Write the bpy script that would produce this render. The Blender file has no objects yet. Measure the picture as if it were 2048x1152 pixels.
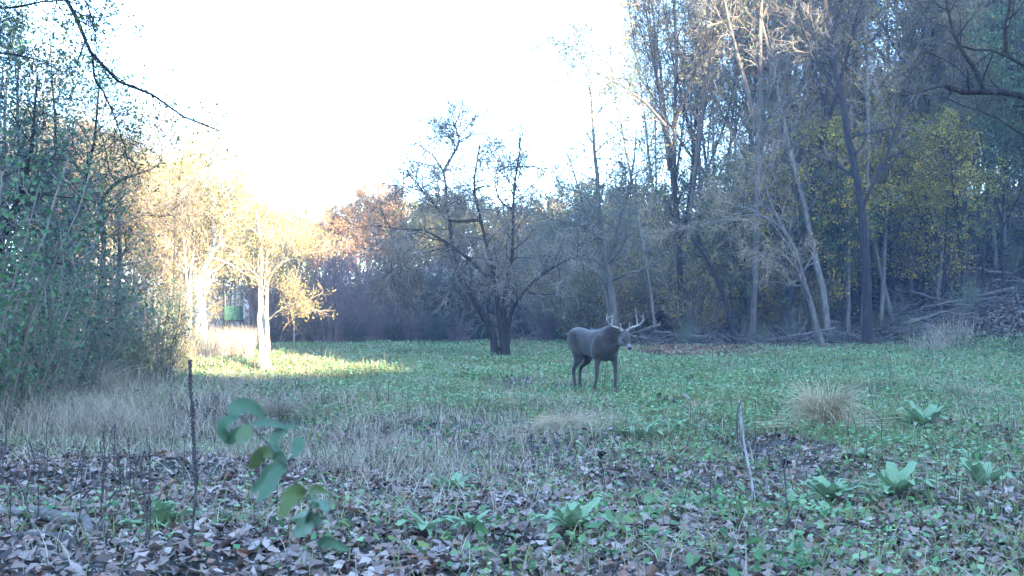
import bpy, math
import numpy as np
from mathutils import Vector

# ------------------------------------------------------------------ camera, world, sun, exposure
S = bpy.context.scene
C = S.collection
CAMZ = 1.35
FPX = 2200.0
HORIZ = 620.0
PITCH = math.atan((HORIZ - 576.0) / FPX)
cam_d = bpy.data.cameras.new("camera")
cam_d.sensor_width = 36.0
cam_d.lens = FPX / 2048.0 * 36.0
cam_d.clip_start = 0.05
cam_d.clip_end = 3000.0
cam_d.dof.use_dof = True
cam_d.dof.focus_distance = 12.0
cam_d.dof.aperture_fstop = 10.0
cam = bpy.data.objects.new("camera", cam_d)
cam.location = (0, 0, CAMZ)
cam.rotation_euler = (math.pi / 2 + PITCH, 0, 0)
C.objects.link(cam)
S.camera = cam

SUN_EL = math.radians(14.0)
UX, UY = 0.515, -0.857                       # horizontal direction towards the sun
sun_d = bpy.data.lights.new("sun", 'SUN')
sun_d.energy = 3.4
sun_d.angle = math.radians(0.5)
sun_d.color = (1.0, 0.86, 0.64)
sun = bpy.data.objects.new("sun", sun_d)
to_sun = Vector((UX * math.cos(SUN_EL), UY * math.cos(SUN_EL), math.sin(SUN_EL)))
sun.rotation_euler = to_sun.to_track_quat('Z', 'Y').to_euler()
sun.location = (20, -20, 40)
C.objects.link(sun)

W = bpy.data.worlds.new("World")
S.world = W
W.use_nodes = True
wn = W.node_tree
wn.nodes.clear()
sky = wn.nodes.new('ShaderNodeTexSky')
sky.sky_type = 'NISHITA'
sky.sun_disc = False
sky.sun_elevation = SUN_EL
sky.sun_rotation = math.atan2(UX, UY)
sky.altitude = 100
sky.air_density = 1.0
sky.dust_density = 0.6
sky.ozone_density = 4.2
bg = wn.nodes.new('ShaderNodeBackground')
bg.inputs[1].default_value = 0.15
wo = wn.nodes.new('ShaderNodeOutputWorld')
wn.links.new(sky.outputs[0], bg.inputs[0])
wn.links.new(bg.outputs[0], wo.inputs[0])

S.view_settings.view_transform = 'Standard'
S.view_settings.look = 'None'
S.view_settings.gamma = 1.0
S.view_settings.exposure = 3.95
S.render.engine = 'CYCLES'
S.cycles.max_bounces = 5
S.cycles.diffuse_bounces = 3
S.cycles.glossy_bounces = 1
S.cycles.transmission_bounces = 3
S.cycles.volume_bounces = 0
S.cycles.transparent_max_bounces = 4
S.cycles.use_denoising = True

# ------------------------------------------------------------------ helpers
RNG = np.random.default_rng
TAU = 2 * math.pi

def P(px, py, Y):
    """point seen at photo pixel (px,py) at distance Y in front of the camera"""
    a = (px - 1024.0) / FPX
    b = (576.0 - py) / FPX
    fy = math.cos(PITCH) - b * math.sin(PITCH)
    fz = math.sin(PITCH) + b * math.cos(PITCH)
    k = Y / fy
    return np.array([a * k, Y, CAMZ + fz * k])

def XP(px, Y):
    return P(px, 620, Y)[0]

_lat = RNG(5).random((64, 64))
def noise(x, y, s=1.0):
    x = np.asarray(x, float) / s + 1000.0
    y = np.asarray(y, float) / s + 1000.0
    xi = np.floor(x).astype(int); yi = np.floor(y).astype(int)
    fx = x - xi; fy = y - yi
    fx = fx * fx * (3 - 2 * fx); fy = fy * fy * (3 - 2 * fy)
    g = lambda i, j: _lat[i % 64, j % 64]
    return (g(xi, yi) * (1 - fx) * (1 - fy) + g(xi + 1, yi) * fx * (1 - fy)
            + g(xi, yi + 1) * (1 - fx) * fy + g(xi + 1, yi + 1) * fx * fy)

def sstep(a, b, x):
    t = np.clip((np.asarray(x, float) - a) / (b - a), 0, 1)
    return t * t * (3 - 2 * t)

def zg(x, y):
    x = np.asarray(x, float); y = np.asarray(y, float)
    z = 0.22 * (noise(x, y, 3.1) - .5) + 0.12 * (noise(x, y, 1.1) - .5) + 0.07 * (noise(x, y, .45) - .5) - .03
    # the wooded hillside on the right
    d = (y - 41) * 0.2 + (x - 13) * 1.0
    soft = np.where(d > 0, d * d / (d + 3.0), 0)
    hill = 15.0 * (1 - np.exp(-0.62 * soft / 15.0))
    hill = hill * (1 + .10 * (noise(x, y, 7) - .5)) + sstep(0, 6, d) * .5 * (noise(x, y, 2.2) - .5)
    # unseen ridge added behind the camera, its crest shaped to shade the meadow
    s = -UY * x + UX * y
    t = UX * x + UY * y
    H = 20.0 + 6.0 * (1 - sstep(3.0, 6.0, s)) + 10.5 * sstep(11.0, 12.8, s) + 8.0 * sstep(27, 33, s) + 1.6 * (noise(s, t, 2.5) - .5)
    ridge = H * sstep(24, 60, t) * (1 - .4 * sstep(66, 120, t))
    far = sstep(120, 320, np.hypot(x, y)) * 8
    return z + np.maximum(hill, ridge) + far

def Gp(px, py):
    """ground point under a photo pixel"""
    Y = 10.0
    for _ in range(8):
        a = (576.0 - py) / FPX
        fy = math.cos(PITCH) - a * math.sin(PITCH); fz = math.sin(PITCH) + a * math.cos(PITCH)
        x = (px - 1024.0) / FPX * Y / fy
        Y = (float(zg(x, Y)) - CAMZ) * fy / fz
        Y = min(max(Y, 2), 60)
    x = XP(px, Y)
    return np.array([x, Y, float(zg(x, Y))])

class MB:
    def __init__(s):
        s.v = []; s.q = []; s.t = []; s.qm = []; s.tm = []; s.n = 0
    def add(s, v, q=None, t=None, m=0):
        v = np.asarray(v, np.float32).reshape(-1, 3)
        if q is not None and len(q):
            q = np.asarray(q, np.int64).reshape(-1, 4); s.q.append(q + s.n); s.qm.append(np.full(len(q), m, np.int32))
        if t is not None and len(t):
            t = np.asarray(t, np.int64).reshape(-1, 3); s.t.append(t + s.n); s.tm.append(np.full(len(t), m, np.int32))
        s.v.append(v); s.n += len(v)
    def tubes(s, Pa, R, sides=3, m=0, cap=False):
        """Pa (M,K,3) paths, R (M,K) radii"""
        Pa = np.asarray(Pa, float); R = np.asarray(R, float)
        if Pa.ndim == 2: Pa = Pa[None]; R = R[None]
        M, K, _ = Pa.shape
        T = np.gradient(Pa, axis=1); T /= np.linalg.norm(T, axis=2, keepdims=True) + 1e-9
        mean = T.mean(1); ref = np.where(np.abs(mean[:, 2:3]) > .85, np.array([[1., 0, 0]]), np.array([[0, 0, 1.]]))
        A = np.cross(T, ref[:, None, :]); A /= np.linalg.norm(A, axis=2, keepdims=True) + 1e-9
        B = np.cross(T, A)
        an = np.arange(sides) * TAU / sides
        V = (Pa[:, :, None, :] + R[:, :, None, None] * (np.cos(an)[None, None, :, None] * A[:, :, None, :]
             + np.sin(an)[None, None, :, None] * B[:, :, None, :]))
        idx = np.arange(M * K * sides).reshape(M, K, sides)
        a = idx[:, :-1]; b = idx[:, 1:]
        q = np.stack([a, np.roll(a, -1, 2), np.roll(b, -1, 2), b], -1).reshape(-1, 4)
        s.add(V, q=q, m=m)
        if cap:
            off = s.n
            ce = np.concatenate([Pa[:, 0], Pa[:, -1]])
            base = idx.reshape(M, K, sides)
            tr = []
            for i in range(M):
                for j in range(sides):
                    tr.append((off + i - s.n, 0, 0))
            # caps share the ring vertices
            tris = []
            st = s.n - M * K * sides
            for i in range(M):
                for j in range(sides):
                    j2 = (j + 1) % sides
                    tris.append((s.n + i, st + base[i, 0, j2], st + base[i, 0, j]))
                    tris.append((s.n + M + i, st + base[i, -1, j], st + base[i, -1, j2]))
            s.v.append(ce.astype(np.float32)); s.n += len(ce)
            s.t.append(np.array(tris, np.int64)); s.tm.append(np.full(len(tris), m, np.int32))
    def quads(s, c, d, w, L, Wd, m=0, rng=None, fold=0.0):
        """diamond-ish leaves: centre-base c, direction d, side w (all (M,3)), length L, width Wd (M,)"""
        L = np.asarray(L)[:, None]; Wd = np.asarray(Wd)[:, None]
        a = c; b = c + d * L * .45 + w * Wd * .5; e = c + d * L; f = c + d * L * .45 - w * Wd * .5
        V = np.stack([a, b, e, f], 1)
        q = np.arange(len(c) * 4).reshape(-1, 4)
        s.add(V, q=q, m=m)
    def build(s, name, mats, parent=None, smooth=True):
        me = bpy.data.meshes.new(name)
        V = np.concatenate(s.v) if s.v else np.zeros((0, 3), np.float32)
        nq = sum(len(a) for a in s.q); nt = sum(len(a) for a in s.t)
        Q = np.concatenate(s.q) if nq else np.zeros((0, 4), np.int64)
        T = np.concatenate(s.t) if nt else np.zeros((0, 3), np.int64)
        me.vertices.add(len(V)); me.vertices.foreach_set('co', V.ravel())
        me.loops.add(nq * 4 + nt * 3)
        me.loops.foreach_set('vertex_index', np.concatenate([Q.ravel(), T.ravel()]).astype(np.int32))
        me.polygons.add(nq + nt)
        ls = np.concatenate([np.arange(nq) * 4, nq * 4 + np.arange(nt) * 3]).astype(np.int32)
        me.polygons.foreach_set('loop_start', ls)
        mi = np.concatenate(s.qm + s.tm) if (nq + nt) else np.zeros(0, np.int32)
        me.polygons.foreach_set('material_index', mi)
        me.polygons.foreach_set('use_smooth', np.full(nq + nt, bool(smooth)))
        me.update(calc_edges=True)
        for m in (mats if isinstance(mats, (list, tuple)) else [mats]):
            me.materials.append(m)
        o = bpy.data.objects.new(name, me)
        C.objects.link(o)
        if parent is not None: o.parent = parent
        return o

def spline(pts, K):
    pts = np.asarray(pts, float)
    if len(pts) == 2:
        return pts[0] + (pts[1] - pts[0]) * np.linspace(0, 1, K)[:, None]
    p = np.vstack([2 * pts[0] - pts[1], pts, 2 * pts[-1] - pts[-2]])
    seg = np.linalg.norm(np.diff(pts, axis=0), axis=1); cum = np.r_[0, np.cumsum(seg)] / seg.sum()
    out = []
    for u in np.linspace(0, 1, K):
        i = min(int(np.searchsorted(cum, u, 'right') - 1), len(pts) - 2)
        t = (u - cum[i]) / (cum[i + 1] - cum[i] + 1e-9)
        a, b, c, d = p[i:i + 4]
        out.append(.5 * (2 * b + (c - a) * t + (2 * a - 5 * b + 4 * c - d) * t * t + (3 * b - a - 3 * c + d) * t ** 3))
    return np.array(out)

def unit(v):
    return v / (np.linalg.norm(v, axis=-1, keepdims=True) + 1e-9)

def grow(Pa, R, n, t0, t1, ln, ang, rs, up, wig, K, rng, fall=.4, rmin=.004, absolute=False, flat=0.0):
    M, Kp, _ = Pa.shape
    N = M * n
    idx = np.repeat(np.arange(M), n)
    t = t0 + (t1 - t0) * ((np.tile(np.arange(n), M) + rng.random(N)) / n)
    f = t * (Kp - 1); i = np.minimum(f.astype(int), Kp - 2); f = f - i
    pos = Pa[idx, i] * (1 - f[:, None]) + Pa[idx, i + 1] * f[:, None]
    T = unit(Pa[idx, i + 1] - Pa[idx, i])
    r = R[idx, i] * (1 - f) + R[idx, i + 1] * f
    L = np.linalg.norm(np.diff(Pa, axis=1), axis=2).sum(1)[idx]
    tt = (t - t0) / (t1 - t0 + 1e-9)
    ll = (ln if absolute else L * ln) * (1 - fall * tt) * rng.uniform(.6, 1.25, N)
    rv = rng.normal(size=(N, 3)); rv[:, 2] *= (1 - flat)
    pp = unit(np.cross(T, np.cross(rv, T)))
    a = np.radians(rng.normal(ang, 10, N))[:, None]
    d = np.cos(a) * T + np.sin(a) * pp
    out = np.empty((N, K, 3)); out[:, 0] = pos
    st = (ll / (K - 1))[:, None]
    for k in range(1, K):
        d = unit(d + rng.normal(size=(N, 3)) * wig + np.array([0, 0, up]))
        out[:, k] = out[:, k - 1] + d * st
    r0 = np.maximum(r * rs * rng.uniform(.7, 1.1, N), rmin)
    r0 = np.minimum(r0, r)
    r0 = np.maximum(r0, rmin)
    Rr = r0[:, None] * np.linspace(1, .3, K)[None]
    Rr = np.maximum(Rr, rmin * .55)
    return out, Rr

def leaves_on(mb, Pa, n, size, rng, m=1, t0=.2, jitter=.08, asp=.6, droop=.3, mask=None):
    M, K, _ = Pa.shape
    N = M * n
    idx = np.repeat(np.arange(M), n)
    t = rng.uniform(t0, 1, N) * (K - 1); i = np.minimum(t.astype(int), K - 2); f = (t - i)[:, None]
    pos = Pa[idx, i] * (1 - f) + Pa[idx, i + 1] * f + rng.normal(size=(N, 3)) * jitter
    if mask is not None:
        keep = mask(pos); pos = pos[keep]; N = len(pos)
    d = unit(rng.normal(size=(N, 3)) + np.array([0, 0, -droop]))
    w = unit(np.cross(d, rng.normal(size=(N, 3))))
    L = size * rng.uniform(.6, 1.35, N)
    mb.quads(pos, d, w, L, L * asp, m=m)

def tag(o, label=None, cat=None, group=None, kind=None):
    if label: o['label'] = label
    if cat: o['category'] = cat
    if group: o['group'] = group
    if kind: o['kind'] = kind
    return o

def empty(name, loc):
    o = bpy.data.objects.new(name, None)
    o.empty_display_size = .2
    C.objects.link(o); o.location = loc
    return o

def child_origin(o, parent):
    o.parent = parent
    return o

def copy_tree(src, loc, rz=0, sc=1.0, tilt=(0, 0), label=None, group=None, sz=None):
    r = src.copy(); C.objects.link(r)
    r.location = loc; r.rotation_euler = (tilt[0], tilt[1], rz); r.scale = (sc, sc, sz if sz else sc)
    if label: r['label'] = label
    if group: r['group'] = group
    for ch in src.children:
        c = ch.copy(); C.objects.link(c); c.parent = r
    return r

# ------------------------------------------------------------------ materials
def nmat(name):
    m = bpy.data.materials.new(name); m.use_nodes = True
    nt = m.node_tree
    return m, nt, nt.nodes['Principled BSDF']

def ramp(nt, cols, const=False):
    r = nt.nodes.new('ShaderNodeValToRGB')
    e = r.color_ramp.elements
    n = len(cols)
    while len(e) < n: e.new(.5)
    for i, c in enumerate(cols):
        e[i].position = i / (n - 1) if n > 1 else 0
        e[i].color = (*c, 1)
    if const: r.color_ramp.interpolation = 'CONSTANT'
    return r

def leaf_mat(name, cols, trans=.3, patch=0.0, rough=.6, patch_scale=.35):
    m, nt, b = nmat(name)
    g = nt.nodes.new('ShaderNodeNewGeometry')
    r = ramp(nt, cols)
    fac = g.outputs['Random Per Island']
    if patch > 0:
        tc = nt.nodes.new('ShaderNodeTexCoord'); no = nt.nodes.new('ShaderNodeTexNoise')
        no.inputs['Scale'].default_value = patch_scale; no.inputs['Detail'].default_value = 3
        nt.links.new(tc.outputs['Object'], no.inputs['Vector'])
        mr = nt.nodes.new('ShaderNodeMapRange'); mr.inputs[1].default_value = .3; mr.inputs[2].default_value = .7
        nt.links.new(no.outputs[0], mr.inputs[0])
        mx = nt.nodes.new('ShaderNodeMix'); mx.inputs[0].default_value = patch
        nt.links.new(fac, mx.inputs[2]); nt.links.new(mr.outputs[0], mx.inputs[3]); fac = mx.outputs[0]
    nt.links.new(fac, r.inputs[0])
    nt.links.new(r.outputs[0], b.inputs['Base Color'])
    b.inputs['Roughness'].default_value = rough
    b.inputs['Specular IOR Level'].default_value = .3
    if trans > 0:
        tr = nt.nodes.new('ShaderNodeBsdfTranslucent'); ms = nt.nodes.new('ShaderNodeMixShader')
        ms.inputs[0].default_value = trans
        nt.links.new(r.outputs[0], tr.inputs[0]); nt.links.new(b.outputs[0], ms.inputs[1]); nt.links.new(tr.outputs[0], ms.inputs[2])
        nt.links.new(ms.outputs[0], nt.nodes['Material Output'].inputs[0])
    return m

def bark_mat(name, c1, c2, scale=6, stretch=.25, bump=.5, c3=None, island=0.0):
    m, nt, b = nmat(name)
    tc = nt.nodes.new('ShaderNodeTexCoord'); mp = nt.nodes.new('ShaderNodeMapping')
    mp.inputs['Scale'].default_value = (1, 1, stretch)
    no = nt.nodes.new('ShaderNodeTexNoise'); no.inputs['Scale'].default_value = scale; no.inputs['Detail'].default_value = 5
    no.inputs['Roughness'].default_value = .7
    nt.links.new(tc.outputs['Object'], mp.inputs[0]); nt.links.new(mp.outputs[0], no.inputs['Vector'])
    mr = nt.nodes.new('ShaderNodeMapRange'); mr.inputs[1].default_value = .32; mr.inputs[2].default_value = .68
    nt.links.new(no.outputs[0], mr.inputs[0])
    r = ramp(nt, [c1, c2] if c3 is None else [c1, c2, c3])
    fac = mr.outputs[0]
    if island:
        g = nt.nodes.new('ShaderNodeNewGeometry'); mx = nt.nodes.new('ShaderNodeMix'); mx.inputs[0].default_value = island
        nt.links.new(fac, mx.inputs[2]); nt.links.new(g.outputs['Random Per Island'], mx.inputs[3]); fac = mx.outputs[0]
    nt.links.new(fac, r.inputs[0]); nt.links.new(r.outputs[0], b.inputs['Base Color'])
    b.inputs['Roughness'].default_value = .9; b.inputs['Specular IOR Level'].default_value = .2
    bp = nt.nodes.new('ShaderNodeBump'); bp.inputs['Strength'].default_value = bump; bp.inputs['Distance'].default_value = .03
    nt.links.new(no.outputs[0], bp.inputs['Height']); nt.links.new(bp.outputs[0], b.inputs['Normal'])
    return m

M = {}
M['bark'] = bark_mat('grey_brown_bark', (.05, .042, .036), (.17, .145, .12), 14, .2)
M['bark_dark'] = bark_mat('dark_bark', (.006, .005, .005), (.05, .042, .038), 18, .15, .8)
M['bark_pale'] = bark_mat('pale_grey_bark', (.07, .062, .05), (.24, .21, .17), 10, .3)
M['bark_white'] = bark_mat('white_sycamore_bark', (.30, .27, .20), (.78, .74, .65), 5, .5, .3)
M['bark_tan'] = bark_mat('smooth_tan_bark', (.30, .25, .18), (.52, .45, .34), 9, .3, .3)  # light tan bark of the pale tree and the yellow saplings
M['twig'] = bark_mat('grey_twigs', (.035, .027, .022), (.38, .31, .24), 3, 1, 0, island=.6)
M['twig_warm'] = bark_mat('tan_twigs', (.14, .10, .06), (.52, .38, .24), 3, 1, 0, island=.6)
M['twig_dark'] = bark_mat('dark_twigs', (.03, .025, .024), (.10, .085, .075), 3, 1, 0, island=.6)
M['thicket'] = bark_mat('mauve_thicket_twigs', (.06, .045, .045), (.26, .20, .19), 2, 1, 0, island=.7)
M['lf_green'] = leaf_mat('green_leaves', [(.02, .06, .025), (.06, .15, .055), (.14, .25, .09), (.05, .12, .05)], .35, .3)
M['lf_olive'] = leaf_mat('olive_leaves', [(.05, .075, .03), (.14, .16, .05), (.26, .22, .08)], .35, .4)
M['lf_yellow'] = leaf_mat('yellow_green_leaves', [(.07, .14, .03), (.30, .34, .04), (.64, .42, .05), (.16, .24, .05), (.62, .34, .06), (.12, .20, .04)], .45, .4)
M['lf_gold'] = leaf_mat('golden_leaves', [(.14, .16, .05), (.34, .33, .11), (.30, .22, .08), (.14, .19, .07)], .4, .4)
M['lf_orange'] = leaf_mat('orange_leaves', [(.22, .11, .05), (.34, .19, .08), (.26, .20, .10)], .4, .4)
M['lf_blue'] = leaf_mat('small_grey_green_leaves', [(.03, .06, .05), (.08, .13, .08), (.15, .20, .13)], .35)
M['lf_dark'] = leaf_mat('dark_evergreen_leaves', [(.012, .03, .022), (.03, .06, .04), (.05, .08, .045)], .2, .5)

# ------------------------------------------------------------------ setting: ground sheet
def axis(lo, hi, n, k):
    u = np.linspace(-1, 1, n)
    v = np.sinh(u * k) / math.sinh(k)
    return np.where(v < 0, -v * lo, v * hi)
gx = axis(-420, 420, 460, 4.6); gy = axis(-420, 700, 560, 4.8) + 6
XX, YY = np.meshgrid(gx, gy, indexing='ij')
ZZ = zg(XX, YY)
mb = MB()
ii = np.arange(XX.size).reshape(XX.shape)
mb.add(np.stack([XX, YY, ZZ], -1), q=np.stack([ii[:-1, :-1], ii[1:, :-1], ii[1:, 1:], ii[:-1, 1:]], -1))
m, nt, b = nmat('meadow_soil')
tc = nt.nodes.new('ShaderNodeTexCoord')
n1 = nt.nodes.new('ShaderNodeTexNoise'); n1.inputs['Scale'].default_value = .5; n1.inputs['Detail'].default_value = 6
n2 = nt.nodes.new('ShaderNodeTexNoise'); n2.inputs['Scale'].default_value = 18; n2.inputs['Detail'].default_value = 6
nt.links.new(tc.outputs['Object'], n1.inputs['Vector']); nt.links.new(tc.outputs['Object'], n2.inputs['Vector'])
r1 = ramp(nt, [(.022, .03, .018), (.04, .036, .024), (.055, .042, .03)])
r2 = ramp(nt, [(.35, .33, .3), (1.25, 1.2, 1.15)])
nt.links.new(n1.outputs[0], r1.inputs[0]); nt.links.new(n2.outputs[0], r2.inputs[0])
mx = nt.nodes.new('ShaderNodeMix'); mx.data_type = 'RGBA'; mx.blend_type = 'MULTIPLY'; mx.inputs[0].default_value = 1
nt.links.new(r1.outputs[0], mx.inputs[6]); nt.links.new(r2.outputs[0], mx.inputs[7])
nt.links.new(mx.outputs[2], b.inputs['Base Color']); b.inputs['Roughness'].default_value = 1
bp = nt.nodes.new('ShaderNodeBump'); bp.inputs['Distance'].default_value = .05
nt.links.new(n2.outputs[0], bp.inputs['Height']); nt.links.new(bp.outputs[0], b.inputs['Normal'])
ground = mb.build('ground', m); tag(ground, kind='structure', label='meadow floor and wooded slope of soil and short growth')

# ------------------------------------------------------------------ ground cover (stuff)
def fpts(n, y0, y1, power, rng, marg=1.0):
    """scatter over the ground the photo looks across; density falls with distance"""
    u = rng.random(n); a = power + 1
    Y = (y0 ** a + u * (y1 ** a - y0 ** a)) ** (1 / a)
    X = rng.uniform(-1, 1, n) * (.50 * Y + marg)
    return X, Y

def pxof(X, Y): return 1024 + FPX * X / Y
def pyof(Y): return 620 + FPX * CAMZ / Y

def w_green(X, Y):
    px, py = pxof(X, Y), pyof(Y)
    n = noise(X, Y, 1.3) * .6 + noise(X + 40, Y, .5) * .4
    g = .12 + .26 * sstep(920, 860, py) + .75 * sstep(1150, 1500, px) * sstep(960, 840, py) + .7 * sstep(880, 800, py) * sstep(500, 800, px)
    g += .45 * sstep(770, 735, py)
    g -= 1.6 * np.exp(-(((px - 1350) / 110) ** 2 + ((py - 702) / 11) ** 2))
    g = g * (zg(X, Y) < .5)
    g -= .35 * np.exp(-(((px - 1120) / 120) ** 2 + ((py - 840) / 40) ** 2))
    g += .15 * sstep(1300, 1700, px)
    return np.clip(g, 0, 1) * sstep(.30, .58, n + .22 * (g - .3))

def w_dry(X, Y):
    px, py = pxof(X, Y), pyof(Y)
    n = noise(X - 17, Y + 9, 1.1) * .6 + noise(X, Y + 33, .4) * .4
    d = .08 + .18 * sstep(900, 820, py) + .8 * np.exp(-(((px - 500) / 300) ** 2 + ((py - 830) / 70) ** 2))
    d += .8 * np.exp(-(((px - 850) / 260) ** 2 + ((py - 900) / 45) ** 2))
    d += .7 * np.exp(-(((px - 1120) / 120) ** 2 + ((py - 835) / 30) ** 2))
    d += .5 * np.exp(-(((px - 200) / 200) ** 2 + ((py - 870) / 60) ** 2))
    d += .5 * np.exp(-(((px - 1950) / 120) ** 2 + ((py - 800) / 40) ** 2))
    return np.clip(d, 0, 1) * .85 * sstep(.34, .66, n + .12)

def w_litter(X, Y):
    px, py = pxof(X, Y), pyof(Y)
    n = noise(X + 7, Y - 5, .9) * .6 + noise(X, Y, .35) * .4
    l = sstep(830, 960, py) * (1 - .35 * sstep(1300, 1700, px)) + .30 * sstep(700, 900, py)
    l += .35 * np.exp(-(((px - 1880) / 150) ** 2 + ((py - 890) / 25) ** 2))
    return np.clip(l, .04, 1) * (.45 + .55 * sstep(.3, .6, n))

def ribbons(mb, X, Y, h, w, lean, rng, m=0, K=4, curl=.5, z0=0.0):
    N = len(X)
    z = zg(X, Y) + z0
    az = rng.uniform(0, TAU, N)
    d = np.stack([np.cos(az), np.sin(az), np.zeros(N)], -1)
    sd = rng.uniform(0, TAU, N); side = np.stack([np.cos(sd), np.sin(sd), np.zeros(N)], -1)
    L = lean * rng.uniform(.2, 1.4, N)
    V = np.empty((N, K, 2, 3))
    for k in range(K):
        u = k / (K - 1)
        c = np.stack([X, Y, z], -1) + d * (L * h * (u ** 1.7))[:, None]
        c[:, 2] += h * (u - curl * .5 * L * u ** 2)
        ww = (w * (1 - u ** 1.5) * .5 + .0004)[:, None]
        V[:, k, 0] = c - side * ww; V[:, k, 1] = c + side * ww
    idx = np.arange(N * K * 2).reshape(N, K, 2)
    q = np.stack([idx[:, :-1, 0], idx[:, :-1, 1], idx[:, 1:, 1], idx[:, 1:, 0]], -1)
    mb.add(V, q=q, m=m)

def curled(mb, X, Y, z, L, rng, m=0, asp=.55, tilt=.35, curl=.5):
    """dead or live leaves: 4x3 grid, pointed at both ends, curled"""
    N = len(X)
    az = rng.uniform(0, TAU, N)
    nrm = unit(np.stack([rng.normal(0, tilt, N), rng.normal(0, tilt, N), np.ones(N)], -1))
    d = np.stack([np.cos(az), np.sin(az), np.zeros(N)], -1); d = unit(d - nrm * (d * nrm).sum(1, keepdims=True))
    w = np.cross(nrm, d)
    c1 = rng.normal(0, curl, N); c2 = rng.normal(0, curl * .8, N); tw = rng.normal(0, .4, N)
    us = [0, .28, .68, 1]; ws = [.06, .5, .42, .03]
    V = np.empty((N, 4, 3, 3))
    base = np.stack([X, Y, z], -1)
    A = asp * rng.uniform(.7, 1.25, N)
    for i, (u, wd) in enumerate(zip(us, ws)):
        wd = wd * rng.uniform(.75, 1.2, N)
        for j, v in enumerate((-1, 0, 1)):
            hgt = c1 * (v * wd) ** 2 * 1.6 + c2 * (u - .5) ** 2 + tw * v * wd * (u - .5)
            V[:, i, j] = base + d * ((u - .5) * L)[:, None] + w * (v * wd * A * L)[:, None] + nrm * (hgt * L)[:, None]
    idx = np.arange(N * 12).reshape(N, 4, 3)
    q = np.stack([idx[:, :-1, :-1], idx[:, 1:, :-1], idx[:, 1:, 1:], idx[:, :-1, 1:]], -1)
    mb.add(V, q=q, m=m)

M['litter'] = leaf_mat('fallen_leaves', [(.025, .018, .016), (.13, .085, .065), (.28, .20, .155), (.07, .04, .03), (.44, .34, .28), (.24, .11, .06), (.33, .24, .19), (.10, .06, .045)], .1, 0, .7)
M['grass_green'] = leaf_mat('green_grass', [(.06, .09, .03), (.16, .20, .06), (.28, .29, .10), (.38, .32, .14)], .3, .5, patch_scale=.8)
M['clover'] = leaf_mat('clover_leaves', [(.012, .045, .015), (.05, .16, .045), (.11, .25, .08), (.30, .41, .18), (.02, .075, .03), (.20, .31, .08)], .3, .5, patch_scale=.7)
M['broad'] = leaf_mat('broad_weed_leaves', [(.03, .08, .025), (.08, .17, .06), (.14, .24, .10), (.20, .25, .08), (.05, .11, .04)], .3, .5, patch_scale=1.2)
M['straw'] = leaf_mat('dry_grass', [(.14, .105, .075), (.34, .27, .18), (.50, .42, .29), (.22, .15, .10)], .2)
M['straw_pale'] = leaf_mat('bleached_straw', [(.36, .26, .14), (.58, .46, .28), (.74, .62, .40), (.44, .29, .16)], .25)

rng = RNG(11)
mb = MB()
X, Y = fpts(230000, 4.6, 30, -.3, rng)
k = rng.random(len(X)) < w_litter(X, Y); X, Y = X[k], Y[k]
Ls = (.022 + .085 * rng.random(len(X)) ** 2) * (1 + .012 * Y)
curled(mb, X, Y, zg(X, Y) + rng.uniform(.005, .045, len(X)), Ls, rng)
o = mb.build('leaf_litter', M['litter'])
tag(o, 'brown and grey dead leaves littering the near meadow floor', 'fallen leaves', kind='stuff')

mb = MB()
X, Y = fpts(330000, 4.6, 46, -.15, rng)
k = rng.random(len(X)) < w_green(X, Y) + .02; X, Y = X[k], Y[k]
wid = .005 + .0005 * Y
ribbons(mb, X, Y, rng.uniform(.04, .17, len(X)), wid, .7, rng, K=3)
o = mb.build('green_grass', M['grass_green'])
tag(o, 'short green grass blades across the shaded meadow', 'grass', kind='stuff')

mb = MB()
X, Y = fpts(340000, 4.6, 46, -.15, rng)
k = rng.random(len(X)) < w_green(X, Y) * .8; X, Y = X[k], Y[k]
hh = rng.uniform(.01, .13, len(X)) * (0.5 + noise(X, Y, .6))
n = len(X)
dd = unit(np.stack([rng.normal(size=n), rng.normal(size=n), rng.normal(0, .35, n) + .1], -1))
ww = unit(np.cross(dd, np.stack([rng.normal(0, .4, n), rng.normal(0, .4, n), np.ones(n)], -1)))
Ls = rng.uniform(.02, .05, n) * (1 + .03 * Y)
mb.quads(np.stack([X, Y, zg(X, Y) + hh], -1), dd, ww, Ls, Ls * .75)
o = mb.build('clover', M['clover'])
tag(o, 'low broad leaved clover and nettles greening the field', 'ground cover', kind='stuff')

mb = MB()
X, Y = fpts(300000, 4.6, 44, -.2, rng)
k = rng.random(len(X)) < w_dry(X, Y); X, Y = X[k], Y[k]
ribbons(mb, X, Y, rng.uniform(.06, .30, len(X)), .0035 + .0004 * Y, .8, rng, K=4, curl=.9)
o = mb.build('dry_grass', M['straw'])
tag(o, 'thin tan dry grass in drifts over the left meadow', 'dry grass', kind='stuff')


# ------------------------------------------------------------------ tree builders
def limb(pts, r0, r1, K=12, rng=None, wob=0.0, pw=.7):
    p = spline(pts, K)
    if rng is not None and wob:
        p[1:-1] += rng.normal(size=(K - 2, 3)) * wob
    return p, r0 + (r1 - r0) * np.linspace(0, 1, K) ** pw

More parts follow.
